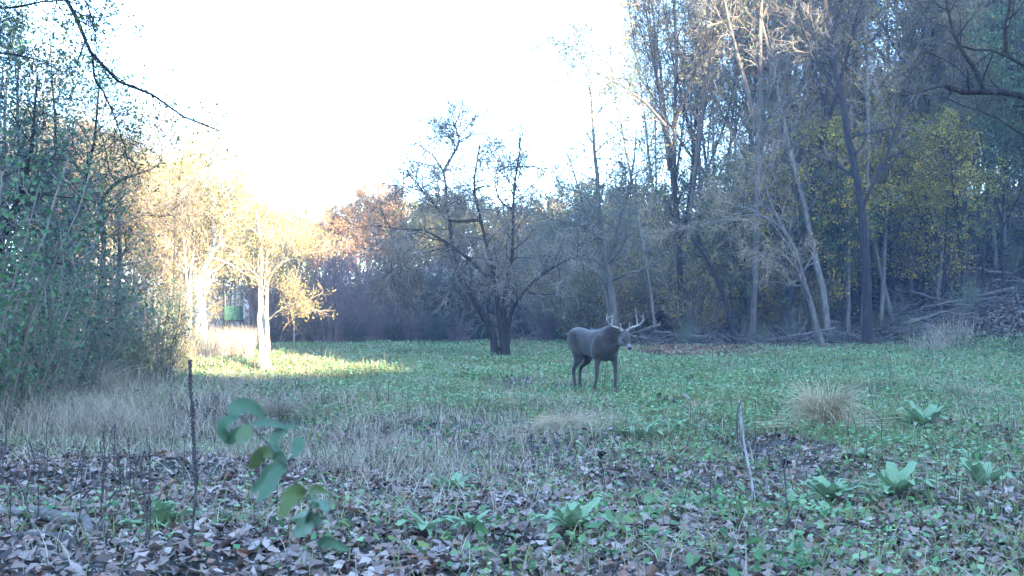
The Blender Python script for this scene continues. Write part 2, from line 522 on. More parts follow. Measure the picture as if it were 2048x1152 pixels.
def hero_tree(name, label, cat, base, limbs, seed, bark, twig, leaf=None, group=None,
              l1=(7, 2.0, 45), l2=(6, .9, 40), l3=(0, .4, 35), lv=None, up=.06, wig=.16, rmin=.006, sides=8,
              t0=.35, extra=None, K1=7, l1t1=.97, rs=.5):
    """limbs: list of (points, r0, r1) in world space; children are grown on them"""
    rng = RNG(seed)
    root = empty(name, base); tag(root, label, cat, group)
    base = np.asarray(base, float)
    tr = MB(); cr = MB()
    Ps, Rs = [], []
    for l in limbs:
        p, r = limb(l[0], l[1], l[2], 14, rng, l[1] * .12)
        Ps.append(p - base); Rs.append(r)
    Ps = np.array(Ps); Rs = np.array(Rs)
    tr.tubes(Ps, Rs, sides)
    A, AR = grow(Ps, Rs, l1[0], t0, l1t1, l1[1], l1[2], rs, up, wig, K1, rng, rmin=rmin * 1.5, absolute=True, fall=.45)
    tr.tubes(A, AR, 5)
    B, BR = grow(A, AR, l2[0], .15, .98, l2[1], l2[2], .5, up * .6, wig * 1.2, 5, rng, rmin=rmin, absolute=True, fall=.5)
    cr.tubes(B, BR, 3)
    last = B
    if l3[0]:
        D, DR = grow(B, BR, l3[0], .15, .98, l3[1], l3[2], .6, 0, wig * 1.4, 4, rng, rmin=rmin * .75, absolute=True)
        cr.tubes(D, DR, 3); last = D
    mats = [twig]
    if leaf is not None and lv:
        leaves_on(cr, last, lv[0], lv[1], rng, m=1, mask=lv[2] if len(lv) > 2 else None)
        mats.append(leaf)
    tr.build('trunk', bark, root)
    cr.build('crown', mats, root)
    return root

def straight(h, lean, rng, bend=.5):
    return [(0, 0, -.3), (lean * .3 + rng.normal(0, bend * .2), rng.normal(0, bend * .2), h * .35),
            (lean * .65 + rng.normal(0, bend * .4), rng.normal(0, bend * .3), h * .7), (lean, rng.normal(0, bend), h)]

def proto(name, seed, h, r, bark, twig, leaf=None, lean=0, **kw):
    rng = RNG(seed)
    limbs = [(straight(h, lean, rng), r, r * .22)]
    for k in range(kw.pop('forks', 0)):
        z = h * rng.uniform(.3, .55); a = rng.uniform(0, TAU); q = h * rng.uniform(.12, .25)
        limbs.append(([(lean * z / h, 0, z), (lean * z / h + math.cos(a) * q * .6, math.sin(a) * q * .6, z + (h - z) * .4),
                       (lean + math.cos(a) * q, math.sin(a) * q, h * rng.uniform(.85, 1.0))], r * .6, r * .15))
    return hero_tree(name, None, 'tree', (0, 0, 0), limbs, seed, bark, twig, leaf, **kw)

def shrub_proto(name, seed, h, spread, nst, twig, leaf, lv, stem=None, l2=(8, .6, 40), l3=(4, .3, 40), rmin=.005, cat='shrub', up=.05):
    """multi-stemmed bush: stems fan from the ground, leaves through the whole volume"""
    rng = RNG(seed)
    root = empty(name, (0, 0, 0)); root['category'] = cat
    st = MB(); fo = MB()
    Ps, Rs = [], []
    for k in range(nst):
        a = rng.uniform(0, TAU); q = spread * math.sqrt(rng.random()); hh = h * rng.uniform(.55, 1.05) * (1 - .35 * (q / spread) ** 2)
        b0 = q * .35
        pts = [(math.cos(a) * b0, math.sin(a) * b0, -.15), (math.cos(a) * q * .6, math.sin(a) * q * .6, hh * .45),
               (math.cos(a) * q, math.sin(a) * q, hh * .85), (math.cos(a) * q * 1.15, math.sin(a) * q * 1.15, hh)]
        p, r = limb(pts, .022, .007, 8, rng, .03); Ps.append(p); Rs.append(r)
    Ps = np.array(Ps); Rs = np.array(Rs)
    st.tubes(Ps, Rs, 4)
    B, BR = grow(Ps, Rs, l2[0], .12, .98, l2[1], l2[2], .6, up, .2, 5, rng, rmin=rmin, absolute=True)
    fo.tubes(B, BR, 3); last = B
    if l3[0]:
        D, DR = grow(B, BR, l3[0], .1, .98, l3[1], l3[2], .7, 0, .25, 4, rng, rmin=rmin * .8, absolute=True)
        fo.tubes(D, DR, 3); last = D
    mats = [twig]
    if leaf is not None and lv:
        leaves_on(fo, last, lv[0], lv[1], rng, m=1, jitter=.1, asp=.65); mats.append(leaf)
    st.build('stems', stem or twig, root)
    fo.build('foliage', mats, root)
    return root

class Kind:
    """first use places the built tree itself, later uses copy it"""
    def __init__(s, root): s.root = root; s.used = False
    def put(s, x, y, label, group, rz=0, sc=1.0, tilt=(0, 0), dz=-.05, sz=None):
        loc = (x, y, float(zg(x, y)) + dz)
        if not s.used:
            s.used = True; r = s.root
            r.location = loc; r.rotation_euler = (tilt[0], tilt[1], rz); r.scale = (sc, sc, sz or sc)
            r['label'] = label; r['group'] = group
            return r
        return copy_tree(s.root, loc, rz, sc, tilt, label, group, sz)

rg = RNG(77)
def zone(px, Yd, y1=50, y2=58):
    row = 'front' if Yd < y1 else ('middle' if Yd < y2 else 'back')
    e = [(700, 'over the mauve thicket'), (900, 'left of the forked tree'), (1080, 'right of the forked tree'), (1210, 'behind the deer'), (1290, 'just right of the deer'), (1370, 'left of the broken snag'),
         (1470, 'by the broken snag'), (1560, 'right of the snag'), (1650, 'by the arching tree'), (1730, 'left of the black barked trunk'), (1800, 'right of the black barked trunk'),
         (1880, 'below the heavy black limbs'), (1970, 'near the right edge')]
    for lim, t in e:
        if px < lim: return t, row
    return 'at the right edge', row
def zl(kind, px, Yd, y1=50, y2=58):
    t, row = zone(px, Yd, y1, y2)
    return '%s %s, %s row' % (kind, t, row)
def lzone(px):
    for lim, t in [(160, 'behind the far left shrubs'), (230, 'behind the dark twin trunks'), (300, 'right of the dark twin trunks'), (370, 'left of the sycamores'), (430, 'by the sycamores'),
                   (500, 'by the raised hide'), (560, 'behind the pale twin stemmed tree')]:
        if px < lim: return t
    return 'right of the pale twin stemmed tree'
# ------------------------------------------------------------------ far woods beyond the meadow (70-110 m)
gold = [Kind(proto('golden_tree', 300 + i, 12.5, .16, M['bark'], M['twig_warm'], [M['lf_gold'], M['lf_orange'], M['lf_olive']][i], forks=2,
                   l1=(14, 3.0, 55), l2=(8, 1.2, 45), l3=(4, .6, 40), lv=(6, .20), rmin=.014, t0=.2)) for i in range(3)]
G_FAR = 'autumn trees far beyond the meadow'
far_label = ['golden leaved tree in the sunlit wood far beyond the meadow', 'orange leaved tree in the sunlit wood far beyond the meadow',
             'olive brown tree in the sunlit wood far beyond the meadow']
for i in range(44):
    px = 60 + 1230 * (i + .5) / 44 + rg.uniform(-22, 22)
    Yd = rg.uniform(74, 108) if px < 590 or px > 1060 else rg.uniform(56, 66)
    k = int(rg.integers(0, 3))
    # the skyline dips towards the middle of the picture
    topy = np.interp(px, [0, 250, 400, 560, 640, 760, 1000, 1300], [230, 290, 380, 430, 435, 385, 415, 360]) + rg.uniform(-18, 18)
    x = XP(px, Yd); hgt = P(px, topy, Yd)[2] - float(zg(x, Yd))
    gold[k].put(x, Yd, far_label[k].replace('the sunlit wood far beyond the meadow', 'the far sunlit wood ') + (lzone(px) if px < 600 else zl('', px, Yd, 84, 96).strip()), G_FAR, rg.uniform(0, TAU), hgt / 12.5 * .97)

# ------------------------------------------------------------------ thicket across the back of the meadow
mauve = [Kind(shrub_proto('thicket_shrub', 400 + i, 4.4, 2.0, 34, M['thicket'], None, None, l2=(9, .8, 30), l3=(5, .42, 35), rmin=.011, up=.1)) for i in range(2)]
dkev = [Kind(shrub_proto('evergreen_shrub', 410 + i, 4.0, 1.7, 26, M['twig_dark'], M['lf_dark'], (5, .10), l2=(9, .7, 45), l3=(4, .35, 40))) for i in range(2)]
for i in range(17):
    px = 545 + i * 19 + rg.uniform(-8, 8); Yd = rg.uniform(46, 52) - (0 if i % 3 else 3)
    x = XP(px, Yd)
    mauve[i % 2].put(x, Yd, 'leafless mauve thicket bush at the far meadow edge, ' + ('below the pale tree' if px < 600 else 'left part' if px < 680 else 'middle part' if px < 760 else 'right part') + (', nearer row' if Yd < 48 else ', back row'), 'mauve thicket bushes behind the meadow', rg.uniform(0, TAU), rg.uniform(.8, 1.08) * np.interp(px, [540, 640, 860], [.9, 1.08, .95]))
for i in range(19):
    px = 800 + i * 30 + rg.uniform(-10, 10); Yd = rg.uniform(47, 54)
    x = XP(px, Yd)
    dkev[i % 2].put(x, Yd, zl('dark bushy evergreen in the back hedge', px, Yd, 49, 51.5), 'dark bushes across the back of the meadow', rg.uniform(0, TAU), rg.uniform(.8, 1.15))
for i in range(14):
    px = 540 + i * 42 + rg.uniform(-10, 10); Yd = rg.uniform(43.5, 45.5)
    x = XP(px, Yd)
    (mauve if i % 2 else dkev)[i % 2].put(x, Yd, zl('knee high brush at the thicket foot', px, Yd, 44.2, 44.9), 'low brush where the meadow ends', rg.uniform(0, TAU), rg.uniform(.28, .45))

# ------------------------------------------------------------------ forked tree in the middle of the meadow
Yc = 32.0
b0 = P(1003, 708, Yc); b0[2] = float(zg(b0[0], Yc)) - .1
def PL(*a, Y=Yc):  # polyline of (px, py, dy)
    return [P(q[0], q[1], Y + (q[2] if len(q) > 2 else 0)) for q in a]
ct = [
    (PL((990, 712), (985, 668), (955, 610), (920, 550, .3), (905, 490, .5), (892, 400, .6), (886, 340, .7), (850, 295, .7), (838, 290, .7)), .13, .018),
    (PL((1008, 712), (1000, 640), (990, 560), (975, 500, -.3), (960, 430, -.5), (948, 370, -.6), (955, 320, -.7), (960, 290, -.8)), .115, .018),
    (PL((1015, 712), (1008, 640), (1012, 570), (1025, 500, -.4), (1028, 420, -.5), (1030, 350, -.5), (1042, 310, -.5), (1040, 265, -.5)), .10, .016),
    (PL((1012, 700), (1022, 630), (1050, 580, -.6), (1090, 545, -.9), (1130, 522, -1.2), (1172, 510, -1.5)), .10, .015),
    (PL((886, 345, .7), (905, 310, .7), (918, 280, .7), (905, 240, .8)), .055, .018),
    (PL((985, 560), (940, 520, -.8), (900, 490, -1.2), (850, 460, -1.5), (800, 458, -1.6), (755, 450, -1.8)), .085, .012),
    (PL((960, 440, -.5), (900, 440, -.9), (860, 400, -1), (820, 350, -1.2), (792, 345, -1.2)), .06, .012),
    (PL((1028, 420, -.5), (1000, 400, .5), (990, 360, .8), (1000, 320, .8)), .04, .012),
    (PL((905, 490, .5), (870, 500, .2), (810, 515, 0), (760, 530, -.3)), .05, .010),
    (PL((996, 700), (978, 640, .8), (975, 600, 1.4), (985, 540, 2)), .06, .02),
]
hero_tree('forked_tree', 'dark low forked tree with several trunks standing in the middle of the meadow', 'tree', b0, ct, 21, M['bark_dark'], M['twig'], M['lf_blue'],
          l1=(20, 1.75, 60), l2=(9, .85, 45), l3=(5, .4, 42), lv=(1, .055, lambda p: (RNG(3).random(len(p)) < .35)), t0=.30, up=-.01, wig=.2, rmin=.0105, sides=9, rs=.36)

# ------------------------------------------------------------------ sunlit pale tree on the left edge of the meadow
Yl = 25.6
bl = P(530, 735, Yl); bl[2] = float(zg(bl[0], Yl)) - .1
PT = lambda *a: PL(*a, Y=Yl)
lt = [
    (PT((529, 738), (524, 690), (519, 640), (521, 580), (525, 530), (520, 480), (512, 420)), .085, .02),
    (PT((532, 738), (536, 690), (532, 630), (536, 570), (534, 510), (545, 450)), .07, .02),
    (PT((529, 690), (525, 600, .5), (516, 540, .8), (505, 500, 1), (490, 470, 1.2)), .05, .012),
    (PT((535, 560), (552, 535, -.3), (575, 520, -.6), (600, 512, -.8), (622, 505, -1)), .045, .012),
    (PT((533, 530), (528, 480, .4), (530, 430, .6)), .04, .012),
    (PT((537, 640), (560, 620, -.4), (600, 600, -.8)), .022, .008),
]
hero_tree('pale_slender_tree', 'sunlit pale twin stemmed tree at the left edge of the meadow', 'tree', bl, lt, 22, M['bark_tan'], M['twig_warm'], M['lf_gold'],
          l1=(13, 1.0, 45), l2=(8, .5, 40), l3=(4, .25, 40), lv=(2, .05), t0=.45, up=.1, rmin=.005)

# ------------------------------------------------------------------ sunlit sycamores and golden understorey left of it
syc = [
    ('white barked sycamore leaning right beside the raised hide', 33.5, [((404, 722), (408, 640), (395, 570), (418, 520), (428, 460), (424, 360), (440, 250)), ], .13),
    ('straight white barked sycamore at the sunlit wood edge', 36.0, [((377, 725), (378, 640), (372, 560), (376, 470), (380, 380), (372, 270)), ], .12),
    ('thin white barked sycamore close behind the leaning one', 35.0, [((398, 722), (392, 660), (402, 600), (396, 520), (404, 430), (398, 330)), ], .08),
]
for n_, (lab, Ys, pl, r) in enumerate(syc):
    b_ = P(pl[0][0][0], pl[0][0][1], Ys); b_[2] = float(zg(b_[0], Ys)) - .1
    limbs = [(PL(*pl[0], Y=Ys), r, .03)]
    limbs.append((PL(pl[0][3], (pl[0][3][0] + 28, pl[0][3][1] - 70, -1), (pl[0][3][0] + 50, pl[0][3][1] - 150, -2), Y=Ys), r * .5, .02))
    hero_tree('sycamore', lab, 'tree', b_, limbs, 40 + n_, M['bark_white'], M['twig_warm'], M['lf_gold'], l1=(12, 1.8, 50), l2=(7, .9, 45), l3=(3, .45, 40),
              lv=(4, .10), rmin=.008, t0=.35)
yel = [Kind(proto('yellow_sapling', 320 + i, 7.0, .07, M['bark_tan'], M['twig_warm'], [M['lf_gold'], M['lf_yellow'], M['lf_orange']][i], forks=2,
                  l1=(12, 1.6, 60), l2=(8, .7, 45), l3=(4, .38, 40), lv=(2, .085), rmin=.008, t0=.08)) for i in range(3)]
for i in range(40):
    px = 95 + i * 12.3 + rg.uniform(-14, 14); Yd = rg.uniform(33, 52)
    if 425 < px < 570: Yd = rg.uniform(44, 52)
    k = int(rg.choice([0, 0, 1, 2]))
    topy = np.interp(px, [90, 330, 440, 520, 640], [330, 330, 400, 450, 520]) + rg.uniform(-50, 40)
    x = XP(px, Yd); hgt = P(px, topy, Yd)[2]
    yel[k].put(x, Yd, ['pale yellow leaved sunlit sapling ', 'yellow green sunlit sapling ', 'rusty orange sunlit sapling '][k] + lzone(px) + (', nearer' if Yd < 40 else (', deeper in' if Yd < 46 else ', deepest in')), 'sunlit saplings at the left wood edge', rg.uniform(0, TAU), hgt / 7.0)

# ------------------------------------------------------------------ shaded wood on the near left
tallb = [Kind(proto('bare_tree', 340 + i, 15.0, .15 - .02 * i, [M['bark'], M['bark_pale'], M['bark_dark'], M['bark']][i], M['twig'], M['lf_blue'] if i != 2 else None, forks=[1, 2, 1, 3][i], lean=0,
                    l1=(22, 2.2, 38), l2=(8, 1.0, 40), l3=(4, .45, 40), lv=(1, .05), rmin=.008, t0=.3, up=.05, sides=7, rs=.35)) for i in range(4)]
lefty = [Kind(shrub_proto('leafy_shrub', 430 + i, 4.2, 1.35, 20, M['twig'], [M['lf_green'], M['lf_blue'], M['lf_olive']][i], (3, .07), l2=(9, .65, 45), l3=(5, .32, 40), rmin=.006)) for i in range(3)]
gl = 'leafy shrubs along the shaded left wood edge'
for (px, Yd, k, sc, lab) in [
    (-70, 12.5, 0, 1.05, 'dense green shrub cut by the left edge of the picture'),
    (40, 13.2, 0, .62, 'low dense green shrub at the far left'),
    (110, 15.5, 1, .85, 'grey green shrub behind the low dense one at the far left'),
    (-10, 16.5, 1, 1.2, 'tallest grey green shrub at the far left'),
    (190, 17.5, 0, .62, 'green shrub at the foot of the dark twin trunks'),
    (255, 18.5, 2, .55, 'olive shrub just right of the dark twin trunks'),
    (310, 20.5, 1, .60, 'grey green shrub at the right end of the shaded wood edge'),
    (350, 22.5, 2, .45, 'small olive shrub at the tip of the shaded wood edge'),
    (150, 21.0, 0, .95, 'tall green shrub behind the dark twin trunks'),
    (60, 19.5, 2, 1.15, 'tall olive shrub deep in the left wood'),
    (240, 24.0, 1, .75, 'grey green shrub deep behind the dark twin trunks'),
    (330, 26.0, 0, .55, 'green shrub at the shadow edge left of the sycamores')]:
    x = XP(px, Yd)
    lefty[k].put(x, Yd, lab, gl, rg.uniform(0, TAU), sc)
for i, (px, Yd, k, lab) in enumerate([(-60, 22, 1, 'slender grey tree at the far left behind the green shrubs'), (70, 27, 3, 'many forked bare tree in the left wood'),
        (165, 30, 0, 'grey brown bare tree in the left wood behind the shrubs'), (300, 34, 3, 'bare forked tree between the dark twin trunks and the sycamores'),
        (345, 30, 2, 'thin black trunked tree just left of the sycamores'), (10, 31, 0, 'tall grey brown tree at the back of the left wood')]):
    x = XP(px, Yd)
    topy = [-60, 90, 160, 250, 300, 0][i]
    hgt = P(px, topy, Yd)[2]
    tallb[k].put(x, Yd, lab, 'bare trees in the left wood', rg.uniform(0, TAU), hgt / 15 , (0, rg.uniform(-.03, .05)), sz=hgt / 15)
# dark twin trunks
Yt = 21.0
bt = P(205, 745, Yt); bt[2] = float(zg(bt[0], Yt)) - .1
TT = lambda *a: PL(*a, Y=Yt)
hero_tree('twin_trunk_tree', 'dark twin trunked bare tree in the shaded left wood edge', 'tree', bt, [
    (TT((200, 750), (196, 650), (203, 560), (208, 470), (200, 400), (150, 330), (110, 250)), .09, .02),
    (TT((222, 750), (236, 640), (238, 540), (240, 450), (236, 380), (262, 300), (290, 220)), .075, .015),
    (TT((208, 470), (200, 410, -.5), (240, 360, -1), (300, 340, -1.5), (345, 300, -1.5), (370, 240, -1.5)), .06, .012),
    (TT((238, 450), (280, 430, .5), (330, 432, 1), (390, 425, 1.5)), .04, .008),
    (TT((203, 520), (160, 470, -1), (110, 450, -1.4), (60, 400, -2)), .05, .01)],
    44, M['bark'], M['twig'], M['lf_olive'], l1=(18, 1.5, 65), l2=(9, .7, 50), l3=(4, .35, 40), lv=(1, .05), t0=.15, up=-.01, wig=.2)

# near tree outside the left edge whose limb hangs into the picture
Yn = 9.5
NL = lambda *a: PL(*a, Y=Yn)
bn = np.array([-6.2, 9.8, float(zg(-6.2, 9.8)) - .1])
hero_tree('overhanging_tree', 'near tree whose drooping limb hangs across the upper left sky', 'tree', bn, [
    ([bn, bn + (.1, 0, 2.5), bn + (.35, -.1, 5), bn + (.4, 0, 8)], .17, .07),
    ([bn + (.3, -.05, 4.6)] + NL((20, -190), (95, -70), (132, 0), (165, 60), (185, 110), (225, 150), (250, 170), (290, 178), (335, 215), (385, 243), (440, 262)), .045, .006),
    (NL((185, 115), (190, 160, .1), (205, 180, .2), (232, 240, .3), (250, 300, .4), (262, 345, .5)), .012, .004),
    (NL((95, -70), (165, -5, -.3), (185, 40, -.3), (205, 70, -.3)), .016, .004),
    ([bn + (.3, 0, 4.2)] + NL((-60, -20), (0, 16), (50, 12), (110, 0), (160, 8)), .03, .006),
    ([bn + (.25, 0, 3.6)] + NL((-120, 60), (-40, 100), (40, 110), (110, 130)), .03, .005)],
    45, M['bark_dark'], M['twig_dark'], M['lf_olive'], l1=(22, .55, 45), l2=(6, .26, 45), l3=(0, .2, 40), lv=(3, .035), t0=.38, up=0, wig=.2, rmin=.0025)
# ------------------------------------------------------------------ the wooded hillside on the right
def RT(Y):
    return lambda *a: PL(*a, Y=Y)
def base_at(px, py, Y):
    b_ = P(px, py, Y); b_[2] = float(zg(b_[0], Y)) - .15; return b_
def rooted(Y, pts, r0, r1):
    """a limb given in picture coordinates whose foot is set down on the terrain"""
    l = PL(*pts, Y=Y); l[0] = base_at(pts[0][0], pts[0][1], Y); return (l, r0, r1)

f = RT(40.0)
hero_tree('spreading_tree', 'grey leafy tree with a crooked trunk rising behind the deer', 'tree', base_at(1230, 655, 40), [
    rooted(40, ((1232, 660), (1222, 570), (1208, 480), (1196, 400), (1190, 300), (1183, 200), (1176, 130)), .17, .03),
    rooted(40, ((1222, 662, .5), (1216, 580, .5), (1200, 500, .8), (1170, 420, 1), (1150, 350, 1.2), (1125, 290, 1.2)), .10, .02),
    (f((1216, 520), (1240, 440, -.5), (1262, 360, -1), (1275, 250, -1)), .09, .02),
    (f((1330, 250, 2), (1290, 205, 1), (1240, 170, .5), (1180, 140), (1130, 128), (1096, 122)), .07, .012),
    (f((1183, 200), (1165, 120, .4), (1150, 95, .4), (1138, 78, .5)), .03, .01),
    (f((1205, 480), (1160, 450, -1), (1110, 440, -1.5), (1060, 420, -2)), .05, .012)],
    51, M['bark'], M['twig'], M['lf_blue'], l1=(20, 2.1, 55), l2=(8, 1.0, 45), l3=(4, .45, 40), lv=(4, .075), t0=.22, up=.03, wig=.2, rmin=.007)
f = RT(39.0)
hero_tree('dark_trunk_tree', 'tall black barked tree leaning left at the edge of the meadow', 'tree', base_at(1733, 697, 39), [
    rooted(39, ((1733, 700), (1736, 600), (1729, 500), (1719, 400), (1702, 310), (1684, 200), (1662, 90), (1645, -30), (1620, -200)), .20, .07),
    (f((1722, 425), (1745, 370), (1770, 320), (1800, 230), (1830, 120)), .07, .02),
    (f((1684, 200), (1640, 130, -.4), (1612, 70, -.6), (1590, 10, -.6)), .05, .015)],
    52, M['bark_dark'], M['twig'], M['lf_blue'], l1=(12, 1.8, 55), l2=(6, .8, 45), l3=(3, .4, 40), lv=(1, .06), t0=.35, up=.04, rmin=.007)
f = RT(38.0)
hero_tree('arching_tree', 'grey tree arching left with a wide fan of tan twigs above the brush', 'tree', base_at(1648, 703, 38), [
    rooted(38, ((1650, 708), (1632, 650), (1610, 570), (1590, 500), (1560, 455), (1510, 420), (1450, 405)), .14, .02),
    (f((1600, 530), (1560, 470, -1), (1520, 430, -1.6), (1450, 440, -2), (1380, 455, -2.2), (1310, 470, -2.5)), .05, .01),
    (f((1590, 500), (1550, 430, .5), (1480, 380, .6), (1420, 360, .6)), .05, .01),
    (f((1570, 465), (1540, 400, .5), (1520, 330, .6), (1490, 260, .6)), .05, .01),
    (f((1620, 600), (1600, 560, -.8), (1560, 520, -1.5), (1500, 500, -2)), .035, .008)],
    53, M['bark'], M['twig_warm'], None, l1=(13, 1.9, 45), l2=(8, .85, 40), l3=(4, .4, 35), t0=.3, up=-.01, wig=.15, rmin=.006)
hero_tree('pale_trunk_tree', 'smooth pale trunk just right of the arching grey tree', 'tree', base_at(1660, 672, 42), [
    rooted(42, ((1662, 676), (1648, 600), (1632, 520), (1612, 420), (1585, 320), (1560, 200), (1528, 60), (1500, -60)), .15, .05)],
    54, M['bark_pale'], M['twig'], M['lf_blue'], l1=(16, 1.8, 50), l2=(6, .8, 45), l3=(3, .4, 40), lv=(1, .06), t0=.35, up=.05, rmin=.007)
hero_tree('shaded_trunk_tree', 'thick dark trunk standing a little up the slope behind the black barked tree', 'tree', base_at(1785, 625, 47), [
    rooted(47, ((1787, 628), (1775, 540), (1766, 440), (1748, 330), (1728, 200), (1705, 60), (1690, -80)), .24, .09)],
    55, M['bark_dark'], M['twig'], M['lf_green'], l1=(16, 2.2, 50), l2=(6, 1, 45), l3=(3, .4, 40), lv=(1, .08), t0=.3, up=.05, rmin=.008)
hero_tree('large_forest_tree', 'thickest grey trunk high in the bare tree tops right of the open sky', 'tree', base_at(1625, 640, 52), [
    rooted(52, ((1628, 640), (1612, 520), (1600, 400), (1585, 250), (1562, 110), (1545, 0), (1530, -120)), .36, .16),
    (RT(52)((1590, 300), (1555, 200), (1500, 90), (1460, 0), (1430, -80)), .16, .05),
    (RT(52)((1570, 160), (1600, 60), (1625, -50)), .14, .05)],
    56, M['bark'], M['twig'], M['lf_blue'], l1=(14, 2.8, 45), l2=(7, 1.1, 40), l3=(3, .5, 40), lv=(1, .07), t0=.3, up=.07, rmin=.009)
f = RT(41.0)
hero_tree('broken_snag', 'short leaning broken snag with bare tan wood in the brush', 'snag', base_at(1470, 660, 41), [
    rooted(41, ((1472, 665), (1450, 600), (1425, 540), (1402, 500), (1380, 475)), .12, .05)],
    57, M['bark_dark'], M['twig_dark'], None, l1=(4, .6, 60), l2=(3, .3, 45), t0=.3, rmin=.006)

# crowd of tall slender trees
slim = [Kind(proto('slender_tree', 360 + i, 19.0, [.13, .10, .15, .09][i], [M['bark'], M['bark_pale'], M['bark_dark'], M['bark_pale']][i], [M['twig'], M['twig_warm'], M['twig_dark'], M['twig_warm']][i],
                   [M['lf_blue'], M['lf_yellow'], M['lf_olive'], M['lf_blue']][i], forks=[1, 0, 2, 0][i],
                   l1=(28, 2.3, 42), l2=(8, 1.2, 42), l3=(3, .6, 40), lv=(2, .10), rmin=.0135, t0=.26, up=.07, sides=7, rs=.32)) for i in range(4)]
sl = ['slender grey trunked tree', 'bare pale slender tree', 'dark forked slender tree', 'thin pale sparsely leaved tree']
gs = 'tall slender trees crowding the right hillside'
r5 = RG_ = RNG(505)
NS = 84
for i in range(NS):
    px = 1255 + 960 * (i + r5.uniform(.1, .9)) / NS
    Yd = r5.uniform(43, 67)
    if px < 1450: Yd = r5.uniform(43, 53)
    k = int(r5.integers(0, 4))
    x = XP(px, Yd)
    lean = -r5.uniform(.04, .20) - .05 * (px > 1500)
    sc = r5.uniform(.85, 1.15) * np.interp(px, [1250, 1330, 1450, 2100], [.80, .95, 1.1, 1.0])
    # the foot is shifted right so the leaning crown closes the wood's left side
    x += 1.0
    slim[k].put(x, Yd, zl(sl[k], px, Yd, 52, 63), gs, r5.uniform(0, TAU), sc, (r5.uniform(-.04, .04), lean))

# yellow and green understorey
und = [Kind(proto('understorey_tree', 380 + i, 7.5, .06, M['bark_dark'], M['twig_dark'], [M['lf_yellow'], M['lf_green'], M['lf_olive']][i], forks=2,
                  l1=(13, 2.0, 65), l2=(8, .9, 50), l3=(4, .4, 40), lv=(4, .09), rmin=.006, t0=.15, up=.02)) for i in range(3)]
ul = ['small yellow green understorey tree', 'small green understorey tree', 'small olive understorey tree']
gu = 'leafy young trees on the right slope'
for i in range(40):
    px = 1400 + 720 * (i + r5.uniform(0, 1)) / 40
    Yd = r5.uniform(42, 58)
    k = int(r5.choice([0, 0, 1, 2])) if px > 1540 else int(r5.choice([1, 2, 2]))
    und[k].put(XP(px, Yd), Yd, zl(ul[k], px, Yd, 47, 53), gu, r5.uniform(0, TAU), r5.uniform(.7, 1.25) * np.interp(px, [1400, 1700, 2100], [.7, 1, 1.2]), (0, r5.uniform(-.15, .1)))
# grey twiggy bushes between field and hill
gb = [Kind(shrub_proto('twiggy_bush', 440 + i, 5.0, 1.9, 22, [M['twig'], M['twig_warm']][i], [M['lf_olive'], M['lf_yellow']][i], (3, .075), l2=(9, 1.05, 45), l3=(4, .5, 40), rmin=.011, stem=M['bark'])) for i in range(2)]
for i in range(30):
    px = 1080 + 600 * (i + r5.uniform(0, 1)) / 30
    Yd = r5.uniform(43, 54)
    gb[i % 2].put(XP(px, Yd), Yd, zl(['grey twiggy bush in the tangle', 'tan twiggy bush in the tangle'][i % 2], px, Yd, 46.5, 50),
                  'twiggy bushes at the foot of the hillside', r5.uniform(0, TAU), r5.uniform(.7, 1.25) * np.interp(px, [1080, 1300, 1650], [.9, 1.1, .8]))
for i in range(16):
    px = 1330 + 760 * (i + r5.uniform(0, 1)) / 16
    Yd = r5.uniform(40.5, 46)
    lefty[i % 2].put(XP(px, Yd), Yd, zl(['low green sapling among fallen wood', 'low grey green sapling among fallen wood'][i % 2], px, Yd, 42.5, 44.5),
                  'low saplings among the fallen wood', r5.uniform(0, TAU), r5.uniform(.22, .45))
mid = [Kind(proto('leafy_forest_tree', 390 + i, 12.5, .10, M['bark'], M['twig'], [M['lf_yellow'], M['lf_olive'], M['lf_green']][i], forks=2,
                  l1=(18, 2.6, 60), l2=(9, 1.15, 50), l3=(4, .5, 40), lv=(3, .11), rmin=.01, t0=.12, up=.03)) for i in range(3)]
ml = ['taller yellow leaved tree', 'taller olive leaved tree', 'taller green leaved tree']
for i in range(34):
    px = 1490 + 640 * (i + r5.uniform(0, 1)) / 34
    Yd = r5.uniform(47, 66); k = int(r5.choice([0, 0, 1, 1, 2]))
    mid[k].put(XP(px, Yd), Yd, zl(ml[k], px, Yd, 53, 60), 'taller leafy trees in the right hand wood', r5.uniform(0, TAU), r5.uniform(.75, 1.1) * np.interp(px, [1490, 1750, 2100], [.75, .95, 1.05]), (0, r5.uniform(-.18, .0)))
for i in range(26):
    px = 1080 + 520 * (i + r5.uniform(0, 1)) / 26
    Yd = r5.uniform(46, 60)
    gb[i % 2].put(XP(px, Yd), Yd, zl(['tall grey thicket of fine twigs', 'tall tan thicket of fine twigs'][i % 2], px, Yd, 50, 55),
                  'tall twiggy thickets behind the brush', r5.uniform(0, TAU), r5.uniform(1.5, 2.1) * np.interp(px, [1080, 1250, 1600], [.75, 1.0, 1.0]), (0, r5.uniform(-.12, .05)))
yk = Kind(shrub_proto('bright_green_sapling', 450, 3.0, .9, 10, M['twig_dark'], M['lf_olive'], (3, .10)))
yk.put(XP(1165, 42), 42, 'yellowish green sapling between the forked tree and the deer', None or 'bright sapling', .3, 1.15)

